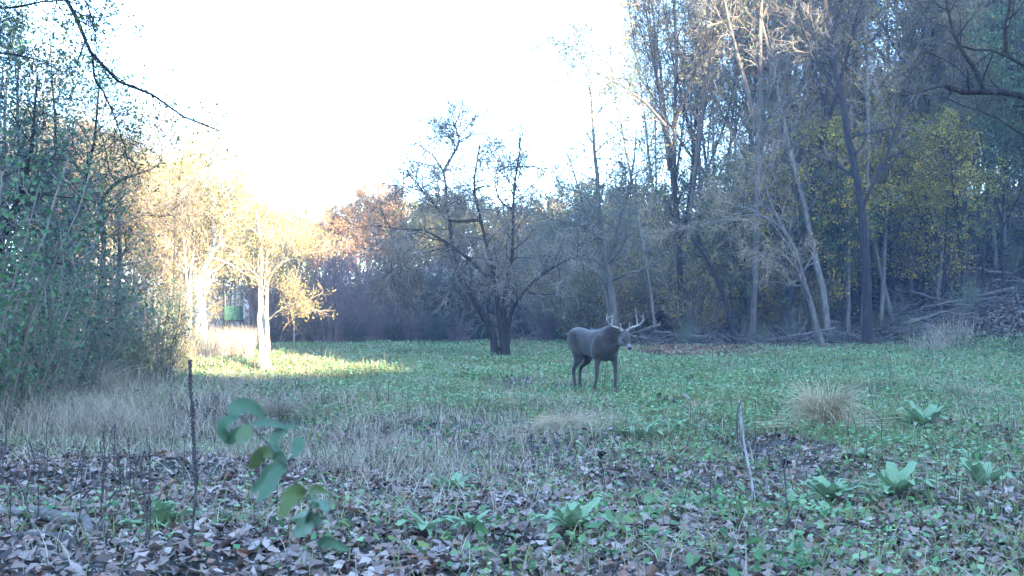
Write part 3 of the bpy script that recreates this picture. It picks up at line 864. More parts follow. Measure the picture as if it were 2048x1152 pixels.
# near tree outside the right edge, its heavy limbs reach into the picture
f = RT(14.0)
b_ = np.array([8.1, 14.2, float(zg(8.1, 14.2)) - .1])
hero_tree('leaning_limb_tree', 'near tree whose heavy black limbs reach in from the upper right', 'tree', b_, [
    ([b_, b_ + (-.1, 0, 2.0), b_ + (-.2, -.1, 4.5), b_ + (0, 0, 7.5)], .22, .10),
    ([b_ + (-.12, 0, 2.6)] + f((2150, 235), (2048, 196), (1985, 183), (1940, 186), (1890, 172)), .085, .035),
    (f((1968, 184), (1950, 140), (1915, 85), (1895, 20), (1885, -60)), .035, .015),
    ([b_ + (-.16, 0, 3.4)] + f((2160, 170), (2048, 132), (2000, 105), (1950, 98), (1915, 90)), .06, .012),
    (f((2015, 112), (2010, 60), (2020, 0), (2018, -60)), .03, .015),
    (f((1945, 175, .1), (1920, 140, .2), (1880, 115, .3), (1840, 105, .4)), .014, .005),
    ([b_ + (-.1, 0, 2.2)] + f((2140, 330), (2048, 272), (1990, 235), (1930, 212), (1890, 195)), .028, .006),
    (f((1890, 172), (1860, 178), (1820, 190), (1775, 188)), .012, .004)],
    58, M['bark_dark'], M['twig_dark'], M['lf_olive'], l1=(9, .75, 55), l2=(6, .4, 45), l3=(3, .2, 40), lv=(1, .025), t0=.3, up=.02, wig=.22, rmin=.003)

# forest floor on the slope (stuff) and deadwood
mb = MB(); rng = RNG(61)
n = 110000
Y = rng.uniform(32, 72, n); X = Y * rng.uniform(.0, .60, n)
k = ((Y * .5 + X > 28) & (Y > 38.5)) | (zg(X, Y) > .4) ; X, Y = X[k], Y[k]
curled(mb, X, Y, zg(X, Y) + rng.uniform(.01, .08, len(X)), rng.uniform(.10, .24, len(X)), rng, tilt=.5)
n = 22000
Y = rng.uniform(33.5, 42, n); X = Y * (rng.normal(.15, .045, n))
curled(mb, X, Y, zg(X, Y) + rng.uniform(.01, .10, n), rng.uniform(.07, .14, n), rng, tilt=.6, m=1)
M['litter_dark'] = leaf_mat('woodland_leaf_litter', [(.03, .025, .02), (.10, .075, .06), (.17, .12, .09), (.07, .05, .04), (.22, .18, .15)], .05, 0, .8)
M['litter_red'] = leaf_mat('reddish_leaf_litter', [(.10, .05, .035), (.26, .14, .09), (.34, .20, .13), (.16, .10, .07)], .1, 0, .8)
tag(mb.build('woodland_litter', [M['litter_dark'], M['litter_red']]), 'brown leaf litter on the dark slope under the trees', 'fallen leaves', kind='stuff')

def log_mesh(L, r, rng, stubs=3, bend=.12):
    m_ = MB()
    K = 9; u = np.linspace(0, 1, K)
    p = np.stack([(u - .5) * L, bend * L * np.sin(u * 3.1) * .5 + rng.normal(0, .02, K), rng.normal(0, .02, K)], -1)
    R = r * (1 - .5 * u) * rng.uniform(.88, 1.1, K)
    m_.tubes(p, R, 9, cap=True)
    for j in range(stubs):
        i = int(rng.integers(2, K - 1)); a = rng.uniform(-2.2, 2.2)
        d = np.array([.5, math.sin(a), abs(math.cos(a))]); l = L * rng.uniform(.08, .25)
        q = np.linspace(0, 1, 5)[:, None] * d * l + p[i] + rng.normal(0, .01, (5, 3)); q[0] = p[i]
        m_.tubes(q, R[i] * .4 * np.linspace(1, .35, 5), 5, cap=True)
    return m_
M['dead'] = bark_mat('weathered_dead_wood', (.06, .05, .042), (.24, .20, .17), 9, 1, .6)
M['dead_dark'] = bark_mat('rotting_wood', (.03, .025, .022), (.13, .11, .10), 9, 1, .7)
logk = []
for i in range(4):
    o = log_mesh([4.2, 2.8, 3.4, 5.0][i], [.11, .07, .05, .09][i], RNG(600 + i), stubs=[4, 3, 5, 5][i]).build('fallen_log', M['dead'] if i % 2 == 0 else M['dead_dark'])
    o['category'] = 'log'; logk.append(Kind(o))
ll = ['thick weathered grey log', 'short dark log', 'thin branched grey pole', 'long dark branched log']
where = [(1200, 1330, 'in the brush just right of the deer'), (1330, 1440, 'in the brush pile under the broken snag'), (1440, 1560, 'left of the arching grey tree'),
         (1560, 1680, 'around the foot of the arching grey tree'), (1680, 1780, 'beside the black barked tree'), (1780, 1900, 'on the bank right of the black barked tree'),
         (1900, 2060, 'on the slope at the right edge')]
for (a, b2, w_) in where:
    for i in range(8 if a < 1900 else 9):
        px = r5.uniform(a, b2); Yd = r5.uniform(40.5, 46) if i < 5 else r5.uniform(44, 52)
        k = int(i % 4); x = XP(px, Yd)
        o = logk[k].put(x, Yd, ll[k] + ' lying ' + w_, 'fallen logs and poles along the foot of the hillside', r5.uniform(-.7, .9) + (math.pi if r5.random() < .5 else 0), r5.uniform(.4, .75), dz=r5.uniform(.08, .5))
        o.rotation_euler = (0, r5.uniform(-.35, .35), o.rotation_euler[2])

# tangle of dead sticks (beyond counting)
mb = MB(); rng = RNG(62); n = 3600
Y = rng.uniform(39.5, 54, n); X = Y * rng.uniform(.06, .52, n)
L = rng.uniform(.3, 1.5, n); az = rng.uniform(0, TAU, n); el = rng.normal(.12, .25, n)
u = np.linspace(-.5, .5, 5)
d = np.stack([np.cos(az) * np.cos(el), np.sin(az) * np.cos(el), np.sin(el)], -1)
c = np.stack([X, Y, zg(X, Y) + rng.uniform(.02, .35, n) + np.abs(np.sin(el)) * L * .4], -1)
Pa = c[:, None] + d[:, None] * (u[None, :, None] * L[:, None, None]) + rng.normal(0, .04, (n, 5, 3))
mb.tubes(Pa, rng.uniform(.008, .028, n)[:, None] * np.linspace(1, .5, 5)[None], 4)
M['sticks'] = bark_mat('mixed_dead_sticks', (.012, .010, .008), (.20, .17, .14), 1, 1, 0, island=.85)
tag(mb.build('deadwood_tangle', M['sticks']), 'tangle of dead sticks and brush along the foot of the wood', 'dead sticks', kind='stuff')

M['weed_stem'] = leaf_mat('brown_weed_stems', [(.04, .03, .025), (.14, .10, .07), (.10, .14, .06)], .1)
mb = MB(); rng = RNG(64)
X, Y = fpts(60000, 4.8, 34, -.3, rng)
k = rng.random(len(X)) < sstep(.64, .74, noise(X + 3, Y + 8, .7)) * (.12 + .5 * sstep(1000, 1600, pxof(X, Y))) ; X, Y = X[k], Y[k]
n = len(X)
curled(mb, X, Y, zg(X, Y) + rng.uniform(.02, .15, n), rng.uniform(.03, .085, n), rng, asp=.5, tilt=.8, curl=.6)
tag(mb.build('broad_leaved_weeds', M['broad']), 'patches of broad leaved green weeds scattered through the meadow', 'weeds', kind='stuff')

# tall weeds at the right edge and along the left wood edge
mb = MB(); rng = RNG(63); n = 3500
Y = rng.uniform(36, 41, n); X = Y * rng.uniform(.36, .60, n); k = (noise(X, Y, 1.5) > .45) & (zg(X, Y) < .6); X, Y = X[k], Y[k]
ribbons(mb, X, Y, rng.uniform(.3, 1.0, len(X)), np.full(len(X), .014), .6, rng, K=5)
n = 6000
Y = rng.uniform(11.5, 17, n); X = XP(1024, 1) + Y * rng.normal(-.385, .035, n); k = noise(X, Y, .8) > .35; X, Y = X[k], Y[k]
ribbons(mb, X, Y, rng.uniform(.2, .65, len(X)), np.full(len(X), .006), .7, rng, K=5)
n = 5000
Y = rng.uniform(30, 38, n); X = Y * rng.uniform(-.30, -.235, n)
ribbons(mb, X, Y, rng.uniform(.3, 1.1, n), np.full(n, .014), .4, rng, K=5)
n = 5200
X, Y = fpts(n, 7, 38, -.2, rng); k = noise(X, Y, 2.0) > .42; X, Y = X[k], Y[k]
ribbons(mb, X, Y, rng.uniform(.15, .5, len(X)), .004 + .0004 * Y, .35, rng, K=5, m=1)
tag(mb.build('tall_dry_weeds', [M['straw'], M['weed_stem']]), 'tall tan weeds fringing both edges of the meadow', 'dry weeds', kind='stuff')

# ------------------------------------------------------------------ deer
FW = np.array([.50, -.866, 0]); LW = np.array([.866, .50, 0]); UP = np.array([0, 0, 1.])
Yd_ = 17.7
dc = np.array([XP(1190, Yd_), Yd_, 0]); dc[2] = float(zg(dc[0], dc[1])) - .01
def D(x, y, z): return FW * x * .94 + LW * y + UP * z
def rings(m_, cs, sides=20):
    """cs: (centre, axis u, radius u, axis v, radius v)"""
    an = np.linspace(0, TAU, sides, endpoint=False)
    V = []
    for c, u, ru, v, rv in cs:
        V.append(c + np.cos(an)[:, None] * u * ru + np.sin(an)[:, None] * v * rv)
    V = np.array(V); K = len(cs)
    idx = np.arange(K * sides).reshape(K, sides)
    q = np.stack([idx[:-1], np.roll(idx[:-1], -1, 1), np.roll(idx[1:], -1, 1), idx[1:]], -1).reshape(-1, 4)
    n0 = m_.n; vv = np.vstack([V.reshape(-1, 3), cs[0][0], cs[-1][0]])
    t = [(K * sides, (j + 1) % sides, j) for j in range(sides)] + [(K * sides + 1, (K - 1) * sides + j, (K - 1) * sides + (j + 1) % sides) for j in range(sides)]
    m_.add(vv, q=q, t=t)
mb = MB()
torso = [(-.64, .87, .05, .035), (-.62, .86, .12, .09), (-.55, .84, .185, .145), (-.42, .81, .215, .175), (-.22, .79, .20, .165), (0, .775, .215, .175),
         (.18, .765, .245, .185), (.32, .765, .25, .175), (.44, .78, .225, .15), (.53, .80, .15, .11), (.57, .80, .06, .05)]
rings(mb, [(D(x, 0, z), LW, w, UP, h) for x, z, h, w in torso])
nk = [((.28, 0, .84), .20, .145), ((.40, .02, .88), .185, .135), ((.50, .05, .90), .165, .12), ((.58, .08, .895), .14, .105), ((.65, .10, .885), .11, .09), ((.68, .11, .87), .05, .05)]
nd = unit(D(.42, .14, .06))
for a_ in (0,):
    rings(mb, [(D(*p), unit(np.cross(nd, UP)), w, unit(np.cross(np.cross(nd, UP), nd)), h) for p, h, w in nk], 16)
hd = unit(np.array([.28, -.62, -.73]))                       # poll to nose
hs = unit(np.cross(hd, UP)); hs = hs if hs[0] > 0 else -hs    # head's side axis, to the picture's right
hn = unit(np.cross(hs, hd)); hn = hn if hn[2] > 0 else -hn    # forehead normal
poll = D(.655, .09, .94)
def H(l, s_=0, n_=0): return poll + hd * l + hs * s_ + hn * n_
rings(mb, [(H(-.055), hs, .04, hn, .04), (H(-.02), hs, .072, hn, .075), (H(.05), hs, .078, hn, .085), (H(.10, 0, -.005), hs, .074, hn, .082), (H(.15, 0, -.01), hs, .056, hn, .064),
           (H(.20, 0, -.01), hs, .042, hn, .048), (H(.25, 0, -.01), hs, .036, hn, .040), (H(.285, 0, -.01), hs, .036, hn, .034), (H(.302, 0, -.01), hs, .02, hn, .018)], 16)
def leg(pts, rad):
    p = spline([D(*q) for q in pts], 16); r = np.interp(np.linspace(0, 1, 16), np.linspace(0, 1, len(rad)), rad)
    mb.tubes(p, r, 12, cap=True)
leg([(.28, -.065, .80), (.26, -.105, .60), (.24, -.12, .44), (.22, -.115, .26), (.14, -.11, .10), (.10, -.11, .02)], [.11, .082, .048, .034, .025, .027, .029])
leg([(.34, .065, .80), (.36, .105, .60), (.38, .125, .44), (.38, .125, .25), (.385, .125, .09), (.40, .125, .02)], [.11, .082, .048, .034, .025, .027, .029])
leg([(-.42, -.05, .84), (-.35, -.085, .66), (-.32, -.115, .52), (-.46, -.11, .36), (-.43, -.11, .18), (-.40, -.11, .02)], [.15, .13, .08, .042, .029, .027, .029])
leg([(-.46, .05, .84), (-.38, .085, .66), (-.40, .115, .52), (-.60, .11, .38), (-.62, .11, .18), (-.60, .11, .02)], [.15, .13, .08, .042, .029, .027, .029])
def muscle(c, rx, ry, rz):
    th = np.linspace(-1.45, 1.45, 9)
    rings(mb, [(D(c[0] + sh_ * math.sin(t_), c[1], c[2] + rz * math.sin(t_)), unit(D(1, 0, 0)), rx * math.cos(t_), LW, ry * math.cos(t_)) for t_ in th for sh_ in (c[3],)], 14)
for sg in (-1, 1):
    muscle((.28, .15 * sg, .74, .05), .12, .065, .20)
    muscle((-.42, .115 * sg, .80, -.04), .16, .09, .20)
# tail
# white hair shows at the tail's sides
p = spline([D(-.62, 0, .95), D(-.68, 0, .90), D(-.69, 0, .78), D(-.67, 0, .72)], 8); mb.tubes(p, np.interp(np.linspace(0, 1, 8), [0, .4, 1], [.03, .045, .01]), 10, cap=True)
# ears
for sg in (-1, 1):
    e0 = H(-.01, .062 * sg, .03); ed = unit(hs * sg * .95 + UP * .32 - hd * .1 + np.array([0, .25, 0])); en = unit(np.cross(ed, hn)); eo = unit(np.cross(ed, en))
    rings(mb, [(e0, en, .018, eo, .014), (e0 + ed * .05, en, .042, eo, .014), (e0 + ed * .10, en, .043, eo, .013), (e0 + ed * .15, en, .022, eo, .01), (e0 + ed * .17, en, .005, eo, .005)], 10)
raw = mb.build('deer_shape', [])
rm = raw.modifiers.new('remesh', 'REMESH'); rm.mode = 'VOXEL'; rm.voxel_size = .0105
sm = raw.modifiers.new('smooth', 'SMOOTH'); sm.factor = .5; sm.iterations = 5
dg = bpy.context.evaluated_depsgraph_get()
me = bpy.data.meshes.new_from_object(raw.evaluated_get(dg))
bpy.data.objects.remove(raw)
me.name = 'deer'
deer = bpy.data.objects.new('deer', me); C.objects.link(deer); deer.location = dc; deer.scale = (1.05,) * 3
tag(deer, 'antlered buck deer standing broadside in the shaded meadow, head turned to the camera', 'deer')
nv = len(me.vertices); co = np.empty(nv * 3, np.float32); me.vertices.foreach_get('co', co); co = co.reshape(-1, 3).astype(float)
lx = co @ FW; ly = co @ LW; lz = co[:, 2]
fur = np.tile(np.array([.040, .029, .022]), (nv, 1))
fur *= 1.05 * (1 + 1.1 * (noise(lx * 9, lz * 9 + ly * 7, 1.0) - .5) + .7 * (noise(lx * 60, lz * 60 + ly * 40, 1.0) - .5))[:, None]
def paint(w, col):
    global fur
    w = np.clip(w, 0, 1)[:, None]; fur = fur * (1 - w) + np.array(col) * w
paint(sstep(.60, .52, lz) * sstep(.35, .05, np.abs(lx)) * .8, (.17, .145, .125))
paint(sstep(.55, .45, lz) * (np.abs(ly) > .04), (.062, .048, .040))
paint(sstep(.30, .45, lx) * sstep(.86, .74, lz) * .5, (.04, .033, .030))
paint(sstep(.90, 1.0, lz) * sstep(.45, .3, lx) * .4, (.11, .088, .07))
paint(sstep(.035, .02, lz), (.02, .02, .02))
paint(sstep(-.585, -.64, lx) * sstep(.62, .70, lz) * sstep(.95, .90, lz), (.70, .68, .66))
rel = co - poll; hl = rel @ hd; hsx = rel @ hs; hnn = rel @ hn
inh = (np.linalg.norm(rel - hl[:, None] * hd, axis=1) < .11) & (hl > -.03)
paint(inh * sstep(.20, .24, hl) * sstep(.285, .265, hl), (.17, .16, .155))
paint(inh * sstep(.275, .29, hl), (.012, .012, .014))
paint(inh * np.exp(-((hl - .075) / .03) ** 2 - ((np.abs(hsx) - .07) / .03) ** 2), (.16, .15, .14))
paint(inh * sstep(0, -.05, hnn) * sstep(.05, .1, hl), (.22, .20, .19))
paint((np.exp(-((hl - .14) / .045) ** 2 - ((hnn + .11) / .045) ** 2)), (.42, .40, .38))
paint(inh * sstep(.03, .05, hnn) * sstep(.22, .0, hl), (.075, .06, .05))
at = me.color_attributes.new('fur', 'FLOAT_COLOR', 'POINT')
at.data.foreach_set('color', np.hstack([fur, np.ones((nv, 1))]).astype(np.float32).ravel())
me.polygons.foreach_set('use_smooth', np.full(len(me.polygons), True))
m, nt, b = nmat('deer_fur')
ca = nt.nodes.new('ShaderNodeVertexColor'); ca.layer_name = 'fur'
no = nt.nodes.new('ShaderNodeTexNoise'); no.inputs['Scale'].default_value = 90; no.inputs['Detail'].default_value = 3
bp = nt.nodes.new('ShaderNodeBump'); bp.inputs['Strength'].default_value = .5; bp.inputs['Distance'].default_value = .01
nt.links.new(ca.outputs[0], b.inputs['Base Color']); nt.links.new(no.outputs[0], bp.inputs['Height']); nt.links.new(bp.outputs[0], b.inputs['Normal'])
b.inputs['Roughness'].default_value = .85; b.inputs['Specular IOR Level'].default_value = .2
b.inputs['Sheen Weight'].default_value = .15
me.materials.clear(); me.materials.append(m)
M['antler'] = bark_mat('antler_bone', (.20, .165, .12), (.48, .43, .35), 20, 1, .2)
m, nt, b = nmat('dark_wet_eye'); b.inputs['Base Color'].default_value = (.01, .008, .008, 1); b.inputs['Roughness'].default_value = .15; M['eye'] = m
for sg in (-1, 1):
    a_ = MB()
    r0_ = H(-.01, .035 * sg, .055)
    R3 = np.array([1, 0, 0]) * .93 + np.array([0, .30, 0]); R3 = unit(R3)
    def A(x, z, y): return r0_ + R3 * (x * sg * 1.12) + UP * z * .92 + np.array([0, y, 0])
    main = [A(0, 0, 0), A(.06, .045, .03), A(.15, .075, .01), A(.215, .13, -.07), A(.225, .20, -.15), A(.17, .245, -.20)]
    a_.tubes(spline(main, 18), np.interp(np.linspace(0, 1, 18), [0, .1, .7, 1], [.024, .018, .014, .005]), 8, cap=True)
    for tn in ([A(.035, .03, .01), A(.035, .08, -.02), A(.045, .135, -.03)], [A(.15, .075, .01), A(.15, .16, -.01), A(.135, .26, -.02)],
               [A(.215, .13, -.07), A(.235, .21, -.08), A(.225, .28, -.10)]):
        a_.tubes(spline(tn, 8), np.linspace(.013, .004, 8), 7, cap=True)
    a_.build('antler', M['antler'], deer)
    e_ = MB(); c_ = H(.072, .068 * sg, .032)
    rings(e_, [(c_ + hs * sg * (.012 * math.sin(t_)), hd, .015 * math.cos(t_) + 1e-4, hn, .012 * math.cos(t_) + 1e-4) for t_ in np.linspace(-1.5, 1.5, 9)], 12)
    e_.build('eye', M['eye'], deer)

# ------------------------------------------------------------------ raised hide on legs
Yh = 41.0
hx = XP(468, Yh); hz = float(zg(hx, Yh))
hide = empty('raised_hide', (hx, Yh, hz)); tag(hide, 'small green skirted hunting hide raised on thin dark legs', 'hunting hide')
def boxm(m_, c, sx, sy, sz, m=0):
    c = np.asarray(c, float); v = np.array([[x, y, z] for x in (-1, 1) for y in (-1, 1) for z in (-1, 1)]) * np.array([sx, sy, sz]) / 2 + c
    m_.add(v, q=[(0, 1, 3, 2), (4, 6, 7, 5), (0, 4, 5, 1), (2, 3, 7, 6), (0, 2, 6, 4), (1, 5, 7, 3)], m=m)
mG, nt, b = nmat('green_canvas'); b.inputs['Base Color'].default_value = (.035, .10, .06, 1); b.inputs['Roughness'].default_value = .8
no = nt.nodes.new('ShaderNodeTexNoise'); no.inputs['Scale'].default_value = 6; bp = nt.nodes.new('ShaderNodeBump'); bp.inputs['Distance'].default_value = .05
nt.links.new(no.outputs[0], bp.inputs['Height']); nt.links.new(bp.outputs[0], b.inputs['Normal'])
zt = P(468, 640, Yh)[2] - hz; zt2 = P(468, 612, Yh)[2] - hz; zt3 = P(468, 590, Yh)[2] - hz
m_ = MB(); boxm(m_, (0, 0, (zt + zt2) / 2), .56, .56, zt2 - zt); m_.build('skirt', mG, hide, smooth=False)
m_ = MB(); boxm(m_, (0, 0, zt3 + .02), .60, .60, .04); m_.build('roof', mG, hide, smooth=False)
m_ = MB(); boxm(m_, (0, 0, zt - .03), .62, .62, .05); m_.build('platform', M['bark_dark'], hide, smooth=False)
for sx in (-1, 1):
    for sy in (-1, 1):
        m_ = MB(); m_.tubes(np.array([(sx * .26, sy * .26, zt), (sx * .26, sy * .26, zt3)]), np.array([.02, .02]), 6); m_.build('roof_post', M['bark_pale'], hide)
        m_ = MB(); m_.tubes(np.array([(sx * .62, sy * .55, -.1), (sx * .28, sy * .26, zt - .05)]), np.array([.022, .022]), 6); m_.build('leg', M['bark_dark'], hide)
m_ = MB(); m_.tubes(np.array([(-.5, -.42, .42), (.5, -.42, .42)]), np.array([.016, .016]), 6); m_.build('brace', M['bark_dark'], hide)

# ------------------------------------------------------------------ plants and things in the foreground
def blade_leaf(m_, pts, width, up=(0, 0, 1), fold=.25, K=9, V=5, m=0, prof=1.0):
    """a broad leaf along a 3D midrib"""
    p = spline(pts, K); T = unit(np.gradient(p, axis=0)); sd = unit(np.cross(T, np.array(up, float))); nn = np.cross(sd, T)
    u = np.linspace(0, 1, K); w = width * .5 * np.sin(np.pi * np.clip(u, 0, 1) ** (.75 * prof)) ** .75 + .002; w[-1] = .001
    vs = np.linspace(-1, 1, V)
    G = p[:, None] + sd[:, None] * (w[:, None] * vs[None])[..., None] + nn[:, None] * (fold * np.abs(vs)[None] * w[:, None] + .06 * width * np.sin(u * 19)[:, None] * np.abs(vs)[None])[..., None]
    idx = np.arange(K * V).reshape(K, V)
    m_.add(G, q=np.stack([idx[:-1, :-1], idx[1:, :-1], idx[1:, 1:], idx[:-1, 1:]], -1), m=m)

def plant_leaf_mat(name, base, vein, spec=.3):
    m, nt, b = nmat(name)
    g = nt.nodes.new('ShaderNodeNewGeometry'); no = nt.nodes.new('ShaderNodeTexNoise'); no.inputs['Scale'].default_value = 30; no.inputs['Detail'].default_value = 4
    tc = nt.nodes.new('ShaderNodeTexCoord'); nt.links.new(tc.outputs['Object'], no.inputs['Vector'])
    mx = nt.nodes.new('ShaderNodeMix'); mx.inputs[0].default_value = .5
    nt.links.new(no.outputs[0], mx.inputs[2]); nt.links.new(g.outputs['Random Per Island'], mx.inputs[3])
    r = ramp(nt, [base, vein]); nt.links.new(mx.outputs[0], r.inputs[0]); nt.links.new(r.outputs[0], b.inputs['Base Color'])
    bp = nt.nodes.new('ShaderNodeBump'); bp.inputs['Distance'].default_value = .004; nt.links.new(no.outputs[0], bp.inputs['Height']); nt.links.new(bp.outputs[0], b.inputs['Normal'])
    b.inputs['Roughness'].default_value = .6; b.inputs['Specular IOR Level'].default_value = spec
    tr = nt.nodes.new('ShaderNodeBsdfTranslucent'); ms = nt.nodes.new('ShaderNodeMixShader'); ms.inputs[0].default_value = .25
    nt.links.new(r.outputs[0], tr.inputs[0]); nt.links.new(b.outputs[0], ms.inputs[1]); nt.links.new(tr.outputs[0], ms.inputs[2]); nt.links.new(ms.outputs[0], nt.nodes['Material Output'].inputs[0])
    return m
M['mullein'] = plant_leaf_mat('woolly_mullein_leaf', (.10, .19, .07), (.30, .39, .21))
M['sapling'] = plant_leaf_mat('sapling_leaf', (.045, .10, .05), (.13, .20, .11))

def rosette(px, py, R, nleaf, label, seed, flat=.5, wid=.33):
    g0 = Gp(px, py); rng = RNG(seed)
    R *= 1.2; g0[2] += .02
    root = empty('mullein_rosette', g0); tag(root, label, 'mullein plant', 'mullein rosettes on the meadow floor')
    wid = .31
    for i in range(nleaf + 4):
        a = i * 2.4 + rng.uniform(-.3, .3); L = R * rng.uniform(.65, 1.15); e = rng.uniform(.15, 1.15) if i % 2 else rng.uniform(.5, 1.3)
        e *= (1 - flat * .5)
        d = np.array([math.cos(a) * math.cos(e), math.sin(a) * math.cos(e), math.sin(e)]); h = np.array([math.cos(a), math.sin(a), 0])
        pts = [h * .01, d * L * .4 + (0, 0, .02), d * L * .75 + h * L * .05 + (0, 0, .01), d * L * .95 + h * L * .18 + (0, 0, -.06 * L - rng.uniform(0, .12) * L)]
        pts = [np.maximum(q, (-9, -9, .015)) for q in pts]
        m_ = MB(); blade_leaf(m_, pts, L * wid * rng.uniform(.85, 1.15), fold=rng.uniform(.1, .45), K=14, V=7); m_.build('leaf', M['mullein'], root)
    return root
for i, (px, py, R, n_, lab) in enumerate([
    (1655, 1012, .24, 12, 'large upright mullein rosette right of the white broken stake'),
    (1790, 1000, .25, 10, 'upright pointed mullein rosette between two others at lower right'),
    (1962, 985, .25, 9, 'green mullein rosette near the lower right edge'),
    (1845, 868, .32, 11, 'silvery mullein rosette on red brown litter beyond the lower ones'),
    (905, 990, .19, 9, 'small mullein rosette on open leaf litter in the middle foreground'),
    (1150, 1070, .22, 10, 'broad leaved mullein at the bottom centre of the litter'),
    (855, 1078, .17, 8, 'grey green mullein left of the bottom centre one'),
    (945, 1072, .15, 7, 'flat little mullein beside the grey green one at the bottom'),
    (1283, 872, .24, 9, 'mullein rosette among clover left of the white broken stake'),
    (1345, 862, .20, 8, 'smaller mullein rosette next to the one in the clover'),
    (1940, 930, .20, 8, 'blue green mullein rosette above the lower right one'),
    (1585, 1028, .18, 7, 'flattened mullein rosette at the foot of the dark dead stalk'),
    (1655, 1045, .13, 6, 'tiny pale mullein in front of the large upright rosette'),
    (1720, 925, .15, 7, 'small mullein rosette halfway to the straw tussock'),
    (1115, 850, .10, 5, 'tiny mullein in front of the pale grass mound')]):
    rosette(px, py, R, n_, lab, 700 + i, flat=.2 if i in (0, 1, 2, 3) else .6)
# leafy green dock clump lower left
g0 = Gp(325, 1060); rng = RNG(730)
root = empty('leafy_weed', g0); tag(root, 'crinkled green leafy weed on the leaf litter right of the rotten log', 'weed')
for i in range(26):
    a = rng.uniform(0, TAU); L = rng.uniform(.10, .22); e = rng.uniform(.2, 1.4); h = np.array([math.cos(a), math.sin(a), 0])
    d = h * math.cos(e) + UP * math.sin(e)
    m_ = MB(); blade_leaf(m_, [h * .01, d * L * .5, d * L * .9 + h * .03, d * L + h * .05 + (0, 0, -.02)], L * .5, fold=.4); m_.build('leaf', M['mullein'], root)

def tussock(px, py, R, Hh, n, label, seed, mat='straw_pale', cat='grass tussock', wmul=1.0):
    g0 = Gp(px, py); rng = RNG(seed)
    a = rng.uniform(0, TAU, n); q = R * .35 * np.sqrt(rng.random(n)); out = R * rng.uniform(.2, 1.3, n); hh = Hh * rng.uniform(.5, 1.15, n)
    fl = rng.random(n) < .25; hh = np.where(fl, hh * .35, hh); out = np.where(fl, out * 1.7, out) * (1 + .35 * np.cos(a - seed)) 
    a2 = a + rng.normal(0, .9, n); u = np.linspace(0, 1, 7)
    h1 = np.stack([np.cos(a), np.sin(a), 0 * a], -1); h2 = np.stack([np.cos(a2), np.sin(a2), 0 * a], -1)
    drop = rng.uniform(.5, 1.5, n)
    Pa = h1[:, None] * q[:, None, None] + h2[:, None] * (out[:, None] * u[None] ** 1.3)[..., None]
    Pa[:, :, 2] = hh[:, None] * (u[None] * 1.7 - drop[:, None] * u[None] ** 2.4); Pa[:, :, 2] = np.maximum(Pa[:, :, 2], .01)
    m_ = MB(); m_.tubes(Pa, np.full((n, 7), .0028 * wmul) * np.linspace(1, .4, 7), 3)
    o = m_.build('grass_tussock', M[mat]); o.location = g0; tag(o, label, cat)
tussock(1645, 862, .34, .48, 900, 'large round tussock of bleached straw in the right meadow', 740, wmul=1.5)
tussock(1130, 862, .40, .20, 620, 'low sprawling mound of pale dead grass left of the straw tussock', 741, wmul=1.0)
tussock(1400, 830, .25, .22, 160, 'small tan grass tuft left of the round straw tussock', 742)
tussock(985, 800, .40, .16, 200, 'faint tan grass tuft in the green before the forked tree', 743)
tussock(190, 800, .5, .45, 160, 'bent pale stalks drooping at the left wood edge', 744, wmul=1.2)
tussock(250, 770, .5, .5, 260, 'taller greyish grass clump below the dark twin trunks', 745, wmul=1.2, mat='straw')
tussock(560, 830, .4, .25, 220, 'tan grass patch in the left meadow behind the near sapling', 746, mat='straw')
tussock(1950, 800, .3, .25, 160, 'reddish tan grass tuft at the right edge of the green', 747)

# broken stake
g0 = Gp(1512, 1012); Ys_ = g0[1]
root = empty('broken_stake', g0); tag(root, 'bleached broken stake standing in the litter with a splintered top', 'stake')
m_ = MB(); p = spline([P(1512, 1016, Ys_) - g0, P(1500, 945, Ys_) - g0, P(1487, 880, Ys_) - g0, P(1478, 800, Ys_) - g0], 12)
m_.tubes(p, np.array([.007, .008, .009, .008, .008, .010, .009, .009, .011, .010, .010, .004]), 7, cap=True)
m_.build('pole', bark_mat('bleached_wood', (.14, .12, .11), (.55, .50, .45), 25, .4, .5), root)
m_ = MB(); m_.tubes(spline([P(1479, 806, Ys_) - g0, P(1474, 835, Ys_ - .03) - g0, P(1475, 885, Ys_ - .04) - g0], 7), np.linspace(.009, .005, 7), 5, cap=True)
m_.build('bark_strip', M['dead_dark'], root)

def stalk(name, label, cat, pts, r, mat, seed, nb=0, bl=.1, group=None, heads=0, headr=.004, hmin=.3):
    g0 = pts[0]; rng = RNG(seed); m_ = MB()
    p = spline([q - g0 for q in pts], 14); p[1:-1] += rng.normal(0, r * .5, (12, 3))
    m_.tubes(p, r * np.linspace(1, .45, 14), 6, cap=True)
    if nb:
        B, BR = grow(p[None], (r * np.linspace(1, .45, 14))[None], nb, .25, .98, bl, 40, .6, .1, .12, 5, rng, rmin=.0016, absolute=True)
        m_.tubes(B, BR, 3)
        D_, DR = grow(B, BR, 4, .2, .98, bl * .4, 40, .8, .1, .15, 4, rng, rmin=.0013, absolute=True); m_.tubes(D_, DR, 3)
    if heads:
        t = rng.uniform(hmin, 1, heads); pos = np.stack([np.interp(t, np.linspace(0, 1, 14), p[:, j]) for j in range(3)], -1)
        d = unit(rng.normal(size=(heads, 3)) + (0, 0, .4)); n_ = 4
        Pa = pos[:, None] + d[:, None] * (np.linspace(.2, 1, n_)[None, :, None] * headr * 3.2)
        m_.tubes(Pa, headr * np.array([.6, 1, .9, .25])[None] * np.ones((heads, 1)), 5)
    o = m_.build(name, M[mat]); o.location = g0; return tag(o, label, cat, group)
Ym = Gp(388, 1085)[1]; gq = Gp(388, 1085)
